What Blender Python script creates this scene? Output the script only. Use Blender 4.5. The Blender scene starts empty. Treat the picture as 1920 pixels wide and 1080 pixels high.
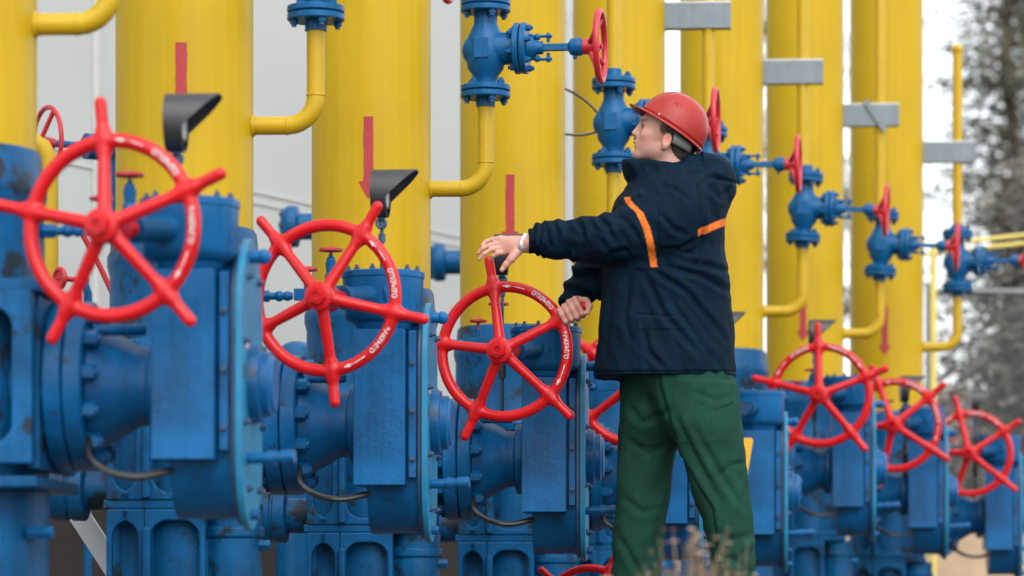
import bpy, bmesh, math, random
import numpy as np
from mathutils import Vector, Matrix, noise as mnoise
random.seed(7); np.random.seed(7)
R = math.radians
SC = bpy.context.scene
COL = SC.collection

# ------------------------------------------------------------------ camera, sky, sun, exposure
F = 6000.0            # focal length in pixels of a 1920 wide frame
HC = 0.20             # camera height above the walkway
HORIZ = 1130.0        # image row of the horizon
cam_d = bpy.data.cameras.new('camera'); cam = bpy.data.objects.new('camera', cam_d); COL.objects.link(cam)
cam.location = (0, 0, HC); cam.rotation_euler = (R(90), 0, 0)
cam_d.sensor_width = 36; cam_d.lens = F / 1920 * 36
cam_d.shift_y = (HORIZ - 540) / 1920
cam_d.clip_start = 0.1; cam_d.clip_end = 600
cam_d.dof.use_dof = True; cam_d.dof.focus_distance = 10.5; cam_d.dof.aperture_fstop = 2.8
SC.camera = cam

SUN_DIR = Vector((0.22, -1.0, 1.05)).normalized()      # towards the light
w = bpy.data.worlds.new('World'); SC.world = w; w.use_nodes = True
nt = w.node_tree; nt.nodes.clear()
sky = nt.nodes.new('ShaderNodeTexSky'); sky.sky_type = 'NISHITA'; sky.sun_disc = False
sky.sun_elevation = math.asin(SUN_DIR.z); sky.sun_rotation = math.atan2(SUN_DIR.x, SUN_DIR.y)
sky.air_density = 1.0; sky.dust_density = 4.0; sky.ozone_density = 1.0
hs = nt.nodes.new('ShaderNodeHueSaturation'); hs.inputs['Saturation'].default_value = 0.45
bg = nt.nodes.new('ShaderNodeBackground'); bg.inputs['Strength'].default_value = 0.15
wo = nt.nodes.new('ShaderNodeOutputWorld')
mxs = nt.nodes.new('ShaderNodeMix'); mxs.data_type = 'RGBA'; mxs.inputs['Factor'].default_value = 0.6      # even cloud cover
mxs.inputs[7].default_value = (4.5, 4.8, 5.0, 1)
nt.links.new(sky.outputs[0], mxs.inputs[6]); nt.links.new(mxs.outputs[2], hs.inputs['Color']); nt.links.new(hs.outputs[0], bg.inputs[0]); nt.links.new(bg.outputs[0], wo.inputs[0])
sd = bpy.data.lights.new('sun', 'SUN'); sd.energy = 0.5; sd.angle = R(75); sd.color = (1, 0.965, 0.92)
so = bpy.data.objects.new('sun', sd); COL.objects.link(so)
so.rotation_euler = SUN_DIR.to_track_quat('Z', 'Y').to_euler(); so.location = (6, -4, 12)
SC.view_settings.view_transform = 'Standard'; SC.view_settings.look = 'None'
SC.view_settings.gamma = 1; SC.view_settings.use_curve_mapping = False
SC.view_settings.exposure = 1.50

# ------------------------------------------------------------------ materials
def mat(name, col, rough=0.5, metal=0.0, var=0.12, vscale=6.0, bump=0.0, bscale=60.0, rust=0.0, rscale=9.0,
        dirt=None, coat=0.0, attr=None, spec=0.5, streak=0.0, sheen=0.0):
    m = bpy.data.materials.new(name); m.use_nodes = True
    n = m.node_tree; b = n.nodes['Principled BSDF']; L = n.links
    b.inputs['Roughness'].default_value = rough; b.inputs['Metallic'].default_value = metal
    b.inputs['Specular IOR Level'].default_value = spec
    if coat: b.inputs['Coat Weight'].default_value = coat; b.inputs['Coat Roughness'].default_value = 0.2
    if sheen: b.inputs['Sheen Weight'].default_value = sheen
    tc = n.nodes.new('ShaderNodeTexCoord')
    no = n.nodes.new('ShaderNodeTexNoise'); no.inputs['Scale'].default_value = vscale; no.inputs['Detail'].default_value = 8
    L.new(tc.outputs['Object'], no.inputs['Vector'])
    if attr:
        src = n.nodes.new('ShaderNodeAttribute'); src.attribute_name = attr; base = src.outputs['Color']
    else:
        src = n.nodes.new('ShaderNodeRGB'); src.outputs[0].default_value = (*col, 1); base = src.outputs[0]
    mr = n.nodes.new('ShaderNodeMapRange'); mr.inputs['From Min'].default_value = 0.3; mr.inputs['From Max'].default_value = 0.7
    mr.inputs['To Min'].default_value = 1 - var; mr.inputs['To Max'].default_value = 1 + var
    L.new(no.outputs[0], mr.inputs[0])
    mx = n.nodes.new('ShaderNodeVectorMath'); mx.operation = 'SCALE'
    L.new(base, mx.inputs[0]); L.new(mr.outputs[0], mx.inputs['Scale'])
    out = mx.outputs[0]
    if streak:                                   # vertical run marks
        mp = n.nodes.new('ShaderNodeMapping'); mp.inputs['Scale'].default_value = (45, 45, 1.3)
        L.new(tc.outputs['Object'], mp.inputs[0])
        ns = n.nodes.new('ShaderNodeTexNoise'); ns.inputs['Scale'].default_value = 1; ns.inputs['Detail'].default_value = 4
        L.new(mp.outputs[0], ns.inputs['Vector'])
        ms = n.nodes.new('ShaderNodeMapRange'); ms.inputs['From Min'].default_value = 0.3; ms.inputs['From Max'].default_value = 0.7
        ms.inputs['To Min'].default_value = 1 - streak; ms.inputs['To Max'].default_value = 1 + streak
        L.new(ns.outputs[0], ms.inputs[0])
        m2 = n.nodes.new('ShaderNodeVectorMath'); m2.operation = 'SCALE'
        L.new(out, m2.inputs[0]); L.new(ms.outputs[0], m2.inputs['Scale']); out = m2.outputs[0]
    if rust:
        nr = n.nodes.new('ShaderNodeTexNoise'); nr.inputs['Scale'].default_value = rscale; nr.inputs['Detail'].default_value = 12
        nr.inputs['Roughness'].default_value = 0.68
        L.new(tc.outputs['Object'], nr.inputs['Vector'])
        rr = n.nodes.new('ShaderNodeMapRange'); rr.inputs['From Min'].default_value = 0.70 - rust; rr.inputs['From Max'].default_value = 0.76 - rust
        L.new(nr.outputs[0], rr.inputs[0])
        mm = n.nodes.new('ShaderNodeMix'); mm.data_type = 'RGBA'
        L.new(rr.outputs[0], mm.inputs['Factor']); L.new(out, mm.inputs[6]); mm.inputs[7].default_value = (*(dirt or (0.05, 0.022, 0.012)), 1)
        out = mm.outputs[2]
    L.new(out, b.inputs['Base Color'])
    if bump:
        nb = n.nodes.new('ShaderNodeTexNoise'); nb.inputs['Scale'].default_value = bscale; nb.inputs['Detail'].default_value = 5
        L.new(tc.outputs['Object'], nb.inputs['Vector'])
        bp = n.nodes.new('ShaderNodeBump'); bp.inputs['Strength'].default_value = bump; bp.inputs['Distance'].default_value = 0.004
        L.new(nb.outputs[0], bp.inputs['Height']); L.new(bp.outputs[0], b.inputs['Normal'])
        mro = n.nodes.new('ShaderNodeMapRange'); mro.inputs['To Min'].default_value = max(0.05, rough - 0.1); mro.inputs['To Max'].default_value = rough + 0.12
        L.new(no.outputs[0], mro.inputs[0]); L.new(mro.outputs[0], b.inputs['Roughness'])
    return m

M = dict(
    yellow=mat('yellow_paint', (0.435, 0.288, 0.006), 0.42, var=0.07, vscale=2.5, bump=0.14, bscale=40, streak=0.05, rust=0.03, rscale=11, dirt=(0.40, 0.26, 0.02), spec=0.2),
    ypipe=mat('yellow_pipe_paint', (0.43, 0.285, 0.008), 0.36, var=0.06, vscale=9, bump=0.15, bscale=50, rust=0.01, rscale=30, dirt=(0.30, 0.18, 0.02), spec=0.3),
    blue=mat('blue_paint', (0.0015, 0.064, 0.175), 0.40, spec=0.16, var=0.38, vscale=6, bump=0.3, bscale=45, rust=0.15, rscale=8, streak=0.12, dirt=(0.012, 0.022, 0.035)),  # random grime, strengthened to stand in for shade on the castings
    blue2=mat('blue_gloss_paint', (0.0015, 0.076, 0.215), 0.34, spec=0.2, var=0.32, vscale=7, bump=0.25, bscale=70, rust=0.085, rscale=13, streak=0.14, dirt=(0.012, 0.028, 0.05)),
    blue_lit=mat('blue_cover_lit', (0.012, 0.165, 0.315), 0.38, spec=0.25, var=0.14, vscale=6, bump=0.3, bscale=60, rust=0.10, rscale=6, streak=0.12, dirt=(0.045, 0.04, 0.035)),  # same blue lightened: light on the right-facing cover plates put into the colour
    bluev=mat('blue_fitting_paint', (0.0015, 0.078, 0.215), 0.33, spec=0.22, var=0.12, vscale=15, bump=0.35, bscale=110, rust=-0.02, rscale=20),
    red=mat('red_wheel_paint', (0.46, 0.004, 0.008), 0.34, var=0.10, vscale=9, bump=0.2, bscale=60, rust=0.05, rscale=30, dirt=(0.20, 0.010, 0.012), coat=0.1, spec=0.3),
    redp=mat('red_small_wheel_paint', (0.42, 0.010, 0.022), 0.4, var=0.08),
    arrow=mat('faded_red_stencil', (0.33, 0.020, 0.030), 0.6, var=0.16, vscale=30, rust=0.02, rscale=60, dirt=(0.60, 0.17, 0.06)),
    white=mat('white_lettering', (0.50, 0.46, 0.46), 0.6, var=0.1, rust=0.17, rscale=90, dirt=(0.4, 0.03, 0.04)),
    bolt=mat('dark_bolt', (0.012, 0.05, 0.12), 0.45, var=0.3, vscale=30, rust=0.06, rscale=50),
    black=mat('black_hood', (0.022, 0.025, 0.029), 0.42, var=0.3, vscale=20, bump=0.2),
    glass=mat('gauge_face', (0.62, 0.66, 0.70), 0.12, var=0.05),
    steel=mat('grey_bracket_steel', (0.14, 0.175, 0.20), 0.45, metal=0.2, var=0.1, vscale=12, streak=0.06),
    steell=mat('light_edge_steel', (0.5, 0.53, 0.55), 0.4, metal=0.2, var=0.1),
    wall=mat('white_wall', (0.45, 0.485, 0.49), 0.7, var=0.04, vscale=1.2, bump=0.1, bscale=8, streak=0.008),
    wallt=mat('wall_trim', (0.49, 0.51, 0.51), 0.6, var=0.04),
    plinth=mat('brown_plinth', (0.018, 0.013, 0.012), 0.85, var=0.35, vscale=5, bump=0.5, bscale=20),
    conc=mat('concrete', (0.13, 0.12, 0.11), 0.85, var=0.15, vscale=5, bump=0.5, bscale=40),
    ground=mat('bare_ground', (0.12, 0.085, 0.058), 0.95, var=0.35, vscale=1.2, bump=0.8, bscale=6, rust=0.02, rscale=0.35, dirt=(0.42, 0.42, 0.43)),
    cable=mat('black_cable', (0.010, 0.013, 0.016), 0.22, var=0.2),
    fence=mat('fence_wire', (0.16, 0.17, 0.17), 0.5, metal=0.5, var=0.1),
    bark=mat('bark', (0.06, 0.045, 0.035), 0.9, var=0.3, vscale=5),
    leaf=mat('pine_needles', (0.080, 0.082, 0.055), 0.8, var=0.35, vscale=0.6, spec=0.2),
    leaf2=mat('brownish_twigs', (0.13, 0.125, 0.11), 0.8, var=0.3, vscale=0.6, spec=0.2),
    straw=mat('dry_weed', (0.22, 0.155, 0.10), 0.8, var=0.3, vscale=20),
    sign=mat('yellow_sign', (0.62, 0.33, 0.01), 0.5, var=0.04),
    yrail=mat('pale_yellow_rail', (0.62, 0.50, 0.12), 0.5, var=0.1),
    helmet=mat('red_helmet_plastic', (0.275, 0.016, 0.013), 0.36, var=0.12, vscale=14, spec=0.3, bump=0.03),
    strap=mat('grey_headband', (0.13, 0.14, 0.15), 0.6),
    hair=mat('dark_hair', (0.018, 0.012, 0.010), 0.6, var=0.4, vscale=90, bump=0.8, bscale=150),
    watch=mat('steel_watch', (0.7, 0.7, 0.68), 0.25, metal=0.8, var=0.15, vscale=120),
    shoe=mat('black_leather', (0.015, 0.013, 0.012), 0.4),
    dark=mat('dark_hole', (0.02, 0.005, 0.005), 0.8),
)
M['skin'] = mat('skin', (0.5, 0.25, 0.2), 0.48, attr='Col', var=0.06, vscale=40, bump=0.1, bscale=150)
M['skin'].node_tree.nodes['Principled BSDF'].inputs['Subsurface Weight'].default_value = 0.12
M['skin'].node_tree.nodes['Principled BSDF'].inputs['Subsurface Radius'].default_value = (0.01, 0.004, 0.002)
M['jacket'] = mat('navy_fabric', (0.01, 0.02, 0.04), 0.7, attr='Col', var=0.25, vscale=22, bump=0.5, bscale=120, spec=0.06)
M['trouser'] = mat('green_fabric', (0.008, 0.040, 0.028), 0.85, var=0.22, vscale=14, bump=0.5, bscale=130, spec=0.10, sheen=0.0)

# ------------------------------------------------------------------ mesh builder
def frame(d):
    d = Vector(d).normalized()
    a = Vector((0, 0, 1)) if abs(d.z) < 0.9 else Vector((1, 0, 0))
    u = d.cross(a).normalized(); v = u.cross(d).normalized()
    return d, u, v
class MB:
    def __init__(s): s.v = []; s.f = []
    def add(s, vs, fs):
        o = len(s.v); s.v += [tuple(x) for x in vs]; s.f += [tuple(i + o for i in f) for f in fs]; return s
    def box(s, c, sz, rz=0, rot=None):
        m = rot if rot is not None else Matrix.Rotation(rz, 3, 'Z')
        c = Vector(c); vs = []
        for z in (-.5, .5):
            for x, y in ((-.5, -.5), (.5, -.5), (.5, .5), (-.5, .5)):
                vs.append(c + m @ Vector((x * sz[0], y * sz[1], z * sz[2])))
        return s.add(vs, [(3, 2, 1, 0), (4, 5, 6, 7), (0, 1, 5, 4), (1, 2, 6, 5), (2, 3, 7, 6), (3, 0, 4, 7)])
    def lathe(s, o, d, prof, n=32):
        d, u, v = frame(d); o = Vector(o); vs = []; fs = []
        for t, r in prof:
            for k in range(n):
                a = 2 * math.pi * k / n
                vs.append(o + d * t + (u * math.cos(a) + v * math.sin(a)) * r)
        m = len(prof)
        for j in range(m - 1):
            for k in range(n):
                k2 = (k + 1) % n
                fs.append((j * n + k, j * n + k2, (j + 1) * n + k2, (j + 1) * n + k))
        fs.append(tuple(range(n))[::-1]); fs.append(tuple((m - 1) * n + k for k in range(n)))
        return s.add(vs, fs)
    def cyl(s, a, b, r, r2=None, n=24):
        a = Vector(a); b = Vector(b); return s.lathe(a, b - a, [(0, r), ((b - a).length, r if r2 is None else r2)], n)
    def ball(s, c, r, d=(0, 0, 1), sq=1.0, n=20, m=10):
        return s.lathe(c, d, [(-math.cos(math.pi * (j + .02) / (m + .04)) * r * sq, max(1e-4, math.sin(math.pi * (j + .02) / (m + .04)) * r)) for j in range(m + 1)], n)
    def tube(s, pts, r, n=12, closed=False):
        pts = [Vector(p) for p in pts]; k = len(pts)
        rs = r if isinstance(r, (list, tuple)) else [r] * k
        vs = []; fs = []; u = None
        for i, p in enumerate(pts):
            if closed: t = (pts[(i + 1) % k] - pts[i - 1]).normalized()
            else: t = (pts[min(i + 1, k - 1)] - pts[max(i - 1, 0)]).normalized()
            if u is None: _, u, _ = frame(t)
            u = (u - t * u.dot(t)).normalized(); v = t.cross(u)
            for j in range(n):
                a = 2 * math.pi * j / n; vs.append(p + (u * math.cos(a) + v * math.sin(a)) * rs[i])
        for i in range(k if closed else k - 1):
            i2 = (i + 1) % k
            for j in range(n):
                j2 = (j + 1) % n; fs.append((i * n + j, i * n + j2, i2 * n + j2, i2 * n + j))
        if not closed: fs.append(tuple(range(n))[::-1]); fs.append(tuple((k - 1) * n + j for j in range(n)))
        return s.add(vs, fs)
    def hose(s, pts, r, n=12, sub=5):
        p = [Vector(q) for q in pts]; p = [p[0] * 2 - p[1]] + p + [p[-1] * 2 - p[-2]]; out = []
        for i in range(1, len(p) - 2):
            for k in range(sub):
                t = k / sub; a, b, c, d = p[i - 1:i + 3]
                out.append(.5 * ((2 * b) + (c - a) * t + (2 * a - 5 * b + 4 * c - d) * t * t + (3 * b - a - 3 * c + d) * t ** 3))
        return s.tube(out + [p[-2]], r, n)
    def torus(s, c, d, Rr, r, n=48, m=12, arc=1.0):
        d, u, v = frame(d); c = Vector(c)
        pts = [c + (u * math.cos(2 * math.pi * i / n * arc) + v * math.sin(2 * math.pi * i / n * arc)) * Rr for i in range(n if arc >= 1 else n + 1)]
        return s.tube(pts, r, m, closed=arc >= 1)
    def prism(s, poly, o, u, v, th):          # poly in the u,v plane, thick along u x v
        o = Vector(o); u = Vector(u); v = Vector(v); w_ = u.cross(v).normalized()
        k = len(poly); vs = [o + u * a + v * b - w_ * th / 2 for a, b in poly] + [o + u * a + v * b + w_ * th / 2 for a, b in poly]
        fs = [tuple(range(k))[::-1], tuple(range(k, 2 * k))] + [(i, (i + 1) % k, k + (i + 1) % k, k + i) for i in range(k)]
        return s.add(vs, fs)
    def window(s, x0, x1, z0, z1, mg, rad, y, th, mt=None):   # plate in the xz plane with a rounded opening
        mt = mg if mt is None else mt
        hole = []
        X0, X1, Z0, Z1 = x0 + mg, x1 - mg, z0 + mg, z1 - mt
        for cx, cz, a0 in ((X1 - rad, Z1 - rad, 0), (X0 + rad, Z1 - rad, 90), (X0 + rad, Z0 + rad, 180), (X1 - rad, Z0 + rad, 270)):
            for q in range(7):
                a = R(a0 + q * 15); hole.append((cx + rad * math.cos(a), cz + rad * math.sin(a)))
        cx, cz = (x0 + x1) / 2, (z0 + z1) / 2; outer = []
        crn = [(x1, z1), (x0, z1), (x0, z0), (x1, z0)]
        for i, (a, b) in enumerate(hole):
            q = i % 7; c = crn[i // 7]
            if q == 3: outer.append(c); continue
            dx, dz = a - cx, b - cz
            horiz = (q > 3) == (i // 7 in (0, 2))
            if horiz: outer.append((max(x0, min(x1, a)), c[1]))
            else: outer.append((c[0], max(z0, min(z1, b))))
        k = len(hole); vs = []
        for yy in (y - th / 2, y + th / 2):
            vs += [(a, yy, b) for a, b in outer] + [(a, yy, b) for a, b in hole]
        fs = []
        for i in range(k):
            j = (i + 1) % k
            fs.append((i, j, k + j, k + i)); fs.append((2 * k + j, 2 * k + i, 3 * k + i, 3 * k + j))
            fs.append((k + i, k + j, 3 * k + j, 3 * k + i)); fs.append((j, i, 2 * k + i, 2 * k + j))
        return s.add(vs, fs)
    def build(s, name, m, parent=None, bevel=0.0, ang=35, recalc=True, seg=2):
        me = bpy.data.meshes.new(name); me.from_pydata(s.v, [], s.f)
        if recalc:
            bm = bmesh.new(); bm.from_mesh(me); bmesh.ops.recalc_face_normals(bm, faces=bm.faces); bm.to_mesh(me); bm.free()
        me.materials.append(m)
        me.polygons.foreach_set('use_smooth', [True] * len(me.polygons)); me.set_sharp_from_angle(angle=R(ang))
        o = bpy.data.objects.new(name, me); COL.objects.link(o)
        if parent: o.parent = parent
        if bevel:
            b = o.modifiers.new('bevel', 'BEVEL'); b.width = bevel; b.segments = seg; b.limit_method = 'ANGLE'; b.angle_limit = R(40)
            b.harden_normals = True
        return o

BOLT_ME = {}
def bolt_objs(parent, c, d, Rr, n, r, h, a0=0.0, m='bolt', name='bolt'):
    key = (round(r, 4), round(h, 4), m)
    if key not in BOLT_ME:
        q = MB(); q.cyl((0, 0, -.002), (0, 0, h), r, n=6); q.cyl((0, 0, h - .001), (0, 0, h + .008), r * .6, n=8)
        o = q.build(name, M[m], bevel=0); BOLT_ME[key] = o.data; bpy.data.objects.remove(o)
    d, u, v = frame(d); c = Vector(c); rot = Matrix((u, -v, d)).transposed().to_euler()
    for k in range(n):
        a = a0 + 2 * math.pi * k / n
        o = bpy.data.objects.new(name, BOLT_ME[key]); COL.objects.link(o); o.parent = parent
        o.location = c + (u * math.cos(a) + v * math.sin(a)) * Rr; o.rotation_euler = rot
def tag(o, label=None, cat=None, group=None, kind=None):
    if label: o['label'] = label
    if cat: o['category'] = cat
    if group: o['group'] = group
    if kind: o['kind'] = kind
    return o
def empty(name, loc, rz=0.0, label=None, cat=None, group=None):
    o = bpy.data.objects.new(name, None); o.empty_display_size = 0.1; COL.objects.link(o)
    o.location = loc; o.rotation_euler = (0, 0, rz); return tag(o, label, cat, group)
def kids(o): return [c for c in o.children]
def copy_tree(o, parent=None):
    c = o.copy(); COL.objects.link(c); c.parent = parent
    for ch in list(o.children): copy_tree(ch, c)
    return c
def P(px, py, Y):                      # a point of the photograph at a chosen distance
    return Vector(((px - 960) * Y / F, Y, HC + (HORIZ - py) * Y / F))

# ------------------------------------------------------------------ signed distance fields -> meshes
import openvdb
def fbm(p, sc, seed=0, oct=3):
    """smooth value noise of points p (n,3), sc = scale per axis"""
    rs = np.random.RandomState(seed); out = np.zeros(len(p)); amp = 1.0; tot = 0
    for o in range(oct):
        T = rs.rand(32, 32, 32) * 2 - 1
        q = p * np.asarray(sc) * (2 ** o) + 100.37 * (o + 1); i = np.floor(q).astype(int); f = q - i; f = f * f * (3 - 2 * f); i &= 31; j = (i + 1) & 31
        def t(a, b, c): return T[a, b, c]
        x0, y0, z0 = i.T; x1, y1, z1 = j.T; fx, fy, fz = f.T
        v = ((t(x0, y0, z0) * (1 - fx) + t(x1, y0, z0) * fx) * (1 - fy) + (t(x0, y1, z0) * (1 - fx) + t(x1, y1, z0) * fx) * fy) * (1 - fz) + \
            ((t(x0, y0, z1) * (1 - fx) + t(x1, y0, z1) * fx) * (1 - fy) + (t(x0, y1, z1) * (1 - fx) + t(x1, y1, z1) * fx) * fy) * fz
        out += v * amp; tot += amp; amp *= 0.5
    return out / tot
class SDF:
    def __init__(s, lo, hi, vx):
        s.lo = np.array(lo, float); s.vx = vx
        s.n = np.ceil((np.array(hi) - s.lo) / vx).astype(int) + 1
        s.ax = [s.lo[i] + np.arange(s.n[i]) * vx for i in range(3)]
        s.f = np.full(s.n, 0.06, np.float32)
    def sl(s, lo, hi, m):
        a = [max(0, int((lo[i] - m - s.lo[i]) / s.vx)) for i in range(3)]
        b = [min(s.n[i], int((hi[i] + m - s.lo[i]) / s.vx) + 2) for i in range(3)]
        S = tuple(slice(a[i], max(a[i] + 1, b[i])) for i in range(3))
        X = s.ax[0][S[0]][:, None, None]; Y = s.ax[1][S[1]][None, :, None]; Z = s.ax[2][S[2]][None, None, :]
        return S, X, Y, Z
    def put(s, S, d, k, sub=False):
        f = s.f[S]
        if sub: d = -d; h = np.clip(0.5 - 0.5 * (f - d) / k, 0, 1); s.f[S] = f * (1 - h) + d * h + k * h * (1 - h)
        else: h = np.clip(0.5 + 0.5 * (f - d) / k, 0, 1); s.f[S] = f * (1 - h) + d * h - k * h * (1 - h)
    def cone(s, a, b, ra, rb=None, k=0.01, sy=1.0, sub=False):     # tapered capsule, sy flattens in y
        rb = ra if rb is None else rb; a = np.array(a, float); b = np.array(b, float); r = max(ra, rb)
        S, X, Y, Z = s.sl(np.minimum(a, b) - r, np.maximum(a, b) + r, 0.03 + k)
        ya, yb, Y = a[1] / sy, b[1] / sy, Y / sy
        ab = np.array([b[0] - a[0], yb - ya, b[2] - a[2]]); L = (ab ** 2).sum() + 1e-12
        px, py, pz = X - a[0], Y - ya, Z - a[2]
        t = np.clip((px * ab[0] + py * ab[1] + pz * ab[2]) / L, 0, 1)
        d = np.sqrt((px - t * ab[0]) ** 2 + (py - t * ab[1]) ** 2 + (pz - t * ab[2]) ** 2) - (ra + (rb - ra) * t)
        s.put(S, d * min(1, sy), k, sub); return s
    def ell(s, c, r, k=0.01, tilt=0.0, sub=False):                  # ellipsoid tilted about y
        c = np.array(c, float); m = max(r); S, X, Y, Z = s.sl(c - m, c + m, 0.03 + k)
        ct, st = math.cos(tilt), math.sin(tilt); x, y, z = X - c[0], Y - c[1], Z - c[2]
        u = x * ct + z * st; v = -x * st + z * ct
        k0 = np.sqrt((u / r[0]) ** 2 + (y / r[1]) ** 2 + (v / r[2]) ** 2)
        k1 = np.sqrt((u / r[0] ** 2) ** 2 + (y / r[1] ** 2) ** 2 + (v / r[2] ** 2) ** 2) + 1e-9
        s.put(S, k0 * (k0 - 1) / k1, k, sub); return s
    def stack(s, axis, rows, k=0.01, pw=2.3):        # rows: (t, ca, cb, ra, rb) sections along axis (0=x, 2=z)
        rows = sorted(rows); T = [r[0] for r in rows]; A = np.array(rows)
        oth = (1, 2) if axis == 0 else (0, 1)
        lo = np.zeros(3); hi = np.zeros(3); lo[axis], hi[axis] = T[0], T[-1]
        lo[oth[0]] = (A[:, 1] - A[:, 3]).min(); hi[oth[0]] = (A[:, 1] + A[:, 3]).max()
        lo[oth[1]] = (A[:, 2] - A[:, 4]).min(); hi[oth[1]] = (A[:, 2] + A[:, 4]).max()
        S, X, Y, Z = s.sl(lo, hi, 0.03 + k); G = (X, Y, Z); t = G[axis]
        ca, cb, ra, rb = [np.interp(t, T, A[:, j]) for j in (1, 2, 3, 4)]
        a = np.abs(G[oth[0]] - ca) / ra; b = np.abs(G[oth[1]] - cb) / rb
        d = ((a ** pw + b ** pw) ** (1 / pw) - 1) * np.minimum(ra, rb)
        d = np.maximum(d, np.maximum(T[0] - t, t - T[-1]))
        s.put(S, d, k); return s
    def cut(s, o, nrm, lo, hi):                      # remove the side the normal points to, inside a box
        S, X, Y, Z = s.sl(lo, hi, 0)
        d = (X - o[0]) * nrm[0] + (Y - o[1]) * nrm[1] + (Z - o[2]) * nrm[2]
        s.f[S] = np.maximum(s.f[S], d); return s
    def mesh(s):
        g = openvdb.FloatGrid(0.05); f = np.clip(s.f, -0.05, 0.05).astype(np.float32); g.copyFromArray(f)
        pts, quads = g.convertToQuads(0.0)[:2]
        return pts.astype(float) * s.vx + s.lo, quads
def sdf_obj(name, pts, quads, m, parent=None, disp=None, colf=None):
    me = bpy.data.meshes.new(name); me.from_pydata([tuple(p) for p in pts], [], [tuple(int(i) for i in q) for q in quads])
    bm = bmesh.new(); bm.from_mesh(me); bmesh.ops.recalc_face_normals(bm, faces=bm.faces)
    for _ in range(1): bmesh.ops.smooth_vert(bm, verts=bm.verts, factor=0.4, use_axis_x=True, use_axis_y=True, use_axis_z=True)
    bm.to_mesh(me); bm.free()
    n = len(me.vertices); co = np.empty(n * 3); me.vertices.foreach_get('co', co); co = co.reshape(-1, 3)
    if disp is not None:
        nr = np.array([v.normal[:] for v in me.vertices]); co2 = co + nr * disp(co, nr)[:, None]
        me.vertices.foreach_set('co', co2.ravel()); me.update()
    if colf is not None:
        c = colf(co); at = me.color_attributes.new('Col', 'FLOAT_COLOR', 'POINT'); at.data.foreach_set('color', np.c_[c, np.ones(n)].ravel().astype(np.float32))
    me.polygons.foreach_set('use_smooth', [True] * len(me.polygons)); me.materials.append(m)
    o = bpy.data.objects.new(name, me); COL.objects.link(o)
    if parent: o.parent = parent
    return o

# ------------------------------------------------------------------ setting
def gz(x, y):
    h = -0.20 + 0.0 * x
    t = min(1, max(0, (y - 18.6) / 4.0)); h += 0.78 * t * t * (3 - 2 * t)
    if y > 23: h += (y - 23) * 0.07
    return h + 0.03 * mnoise.noise(Vector((x * .8, y * .8, 0))) * (1 if y < 60 else 0)
gb = MB(); xs = [-300, -80, -30, -15] + [i * 0.8 for i in range(-12, 26)] + [30, 60, 120, 300]; ys = [-60, -20, 0] + [i * 0.7 for i in range(4, 60)] + [50, 65, 90, 140, 300, 500]
for y in ys:
    for x in xs: gb.v.append((x, y, gz(x, y)))
for j in range(len(ys) - 1):
    for i in range(len(xs) - 1): gb.f.append((j * len(xs) + i, j * len(xs) + i + 1, (j + 1) * len(xs) + i + 1, (j + 1) * len(xs) + i))
tag(gb.build('ground', M['ground'], ang=80), kind='structure')

TH = R(3.5); RZ = -TH        # the machines' stems turn a little towards the camera
def loc2w(o, x, y, z=0.0):             # station frame -> world
    return Vector((o[0] + x * math.cos(TH) + y * math.sin(TH), o[1] - x * math.sin(TH) + y * math.cos(TH), z))
wk = MB(); wk.box((1.55, 0, -0.1), (1.3, 16, 0.2))
wko = wk.build('walkway', M['conc'], bevel=0.01); wko.location = (-0.3, 11.6, 0); wko.rotation_euler = (0, 0, -R(19)); tag(wko, kind='structure')

# white building behind the left half
WA = math.atan2(0.507, 1.0)
bd = empty('site_building', (-2.24 - .507 * 6, 8, -0.2), -WA, 'long white panelled building wall with a brown base behind the left pipes', 'building')
LW = 13.1                             # local: x away from the camera side is -x, wall face at x=0, y runs along it
mb = MB(); mb.box((-1.5, LW / 2, 3.1), (3.0, LW, 5.0)); mb.build('wall', M['wall'], bd)
mb = MB(); mb.box((-1.48, LW / 2, 0.5), (3.06, LW + .04, 1.0)); mb.build('plinth', M['plinth'], bd)
mb = MB()
for hz in (2.42, 3.9):
    mb.box((0.003, LW / 2, hz + .02), (0.006, LW, 0.012)); mb.box((0.003, LW / 2, hz - .035), (0.006, LW, 0.008))
mb.build('panel_seam', M['wallt'], bd)
mb = MB()
for yy in (6.9, 7.45, 9.9, 12.4): mb.box((0.012, yy, 3.1), (0.024, 0.035, 5.0))
mb.build('panel_trim', M['wallt'], bd, bevel=.004)
mb = MB()
for k in range(4):
    for j in range(3): mb.box((0.004, 6.98 + .11 * j, 4.06 - .085 * k), (0.006, 0.012, 0.05))
mb.build('faded_mark', M['arrow'], bd)
mb = MB(); mb.tube([(0.06, 7.85, 1.0), (0.06, 7.85, 2.02)], 0.016); mb.build('conduit', M['steel'], bd)

# fence on the bank at the right
fn = empty('chain_link_fence', (3.2, 24.5, 0.42), R(9), 'grey chain link fence on the bank at the right edge', 'fence')
FW, FH = 6.0, 2.17
mb = MB(); sp = 0.055; th = 0.003
n_ = int((FW + FH) / sp)
for k in range(-int(FH / sp), int(FW / sp) + 1):
    for sgn in (1, -1):
        a = k * sp if sgn > 0 else k * sp + FH; b = a + sgn * FH
        z0, z1 = 0.0, FH; xa, xb = a, b
        if min(xa, xb) < 0:
            if xa < 0: z0 = -xa if sgn > 0 else z0; xa = 0
            else: z1 = xa; xb = 0
        if max(xa, xb) > FW:
            if xb > FW: z1 = z0 + (FW - xa) if sgn > 0 else z1; xb = FW
            else: z0 = xa - FW; xa = FW
        if z1 - z0 < 0.02: continue
        mb.tube([(xa, 0.003 * sgn, z0), (xb, 0.003 * sgn, z1)], th, 4)
mb.build('mesh_panel', M['fence'], fn, recalc=False)
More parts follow.
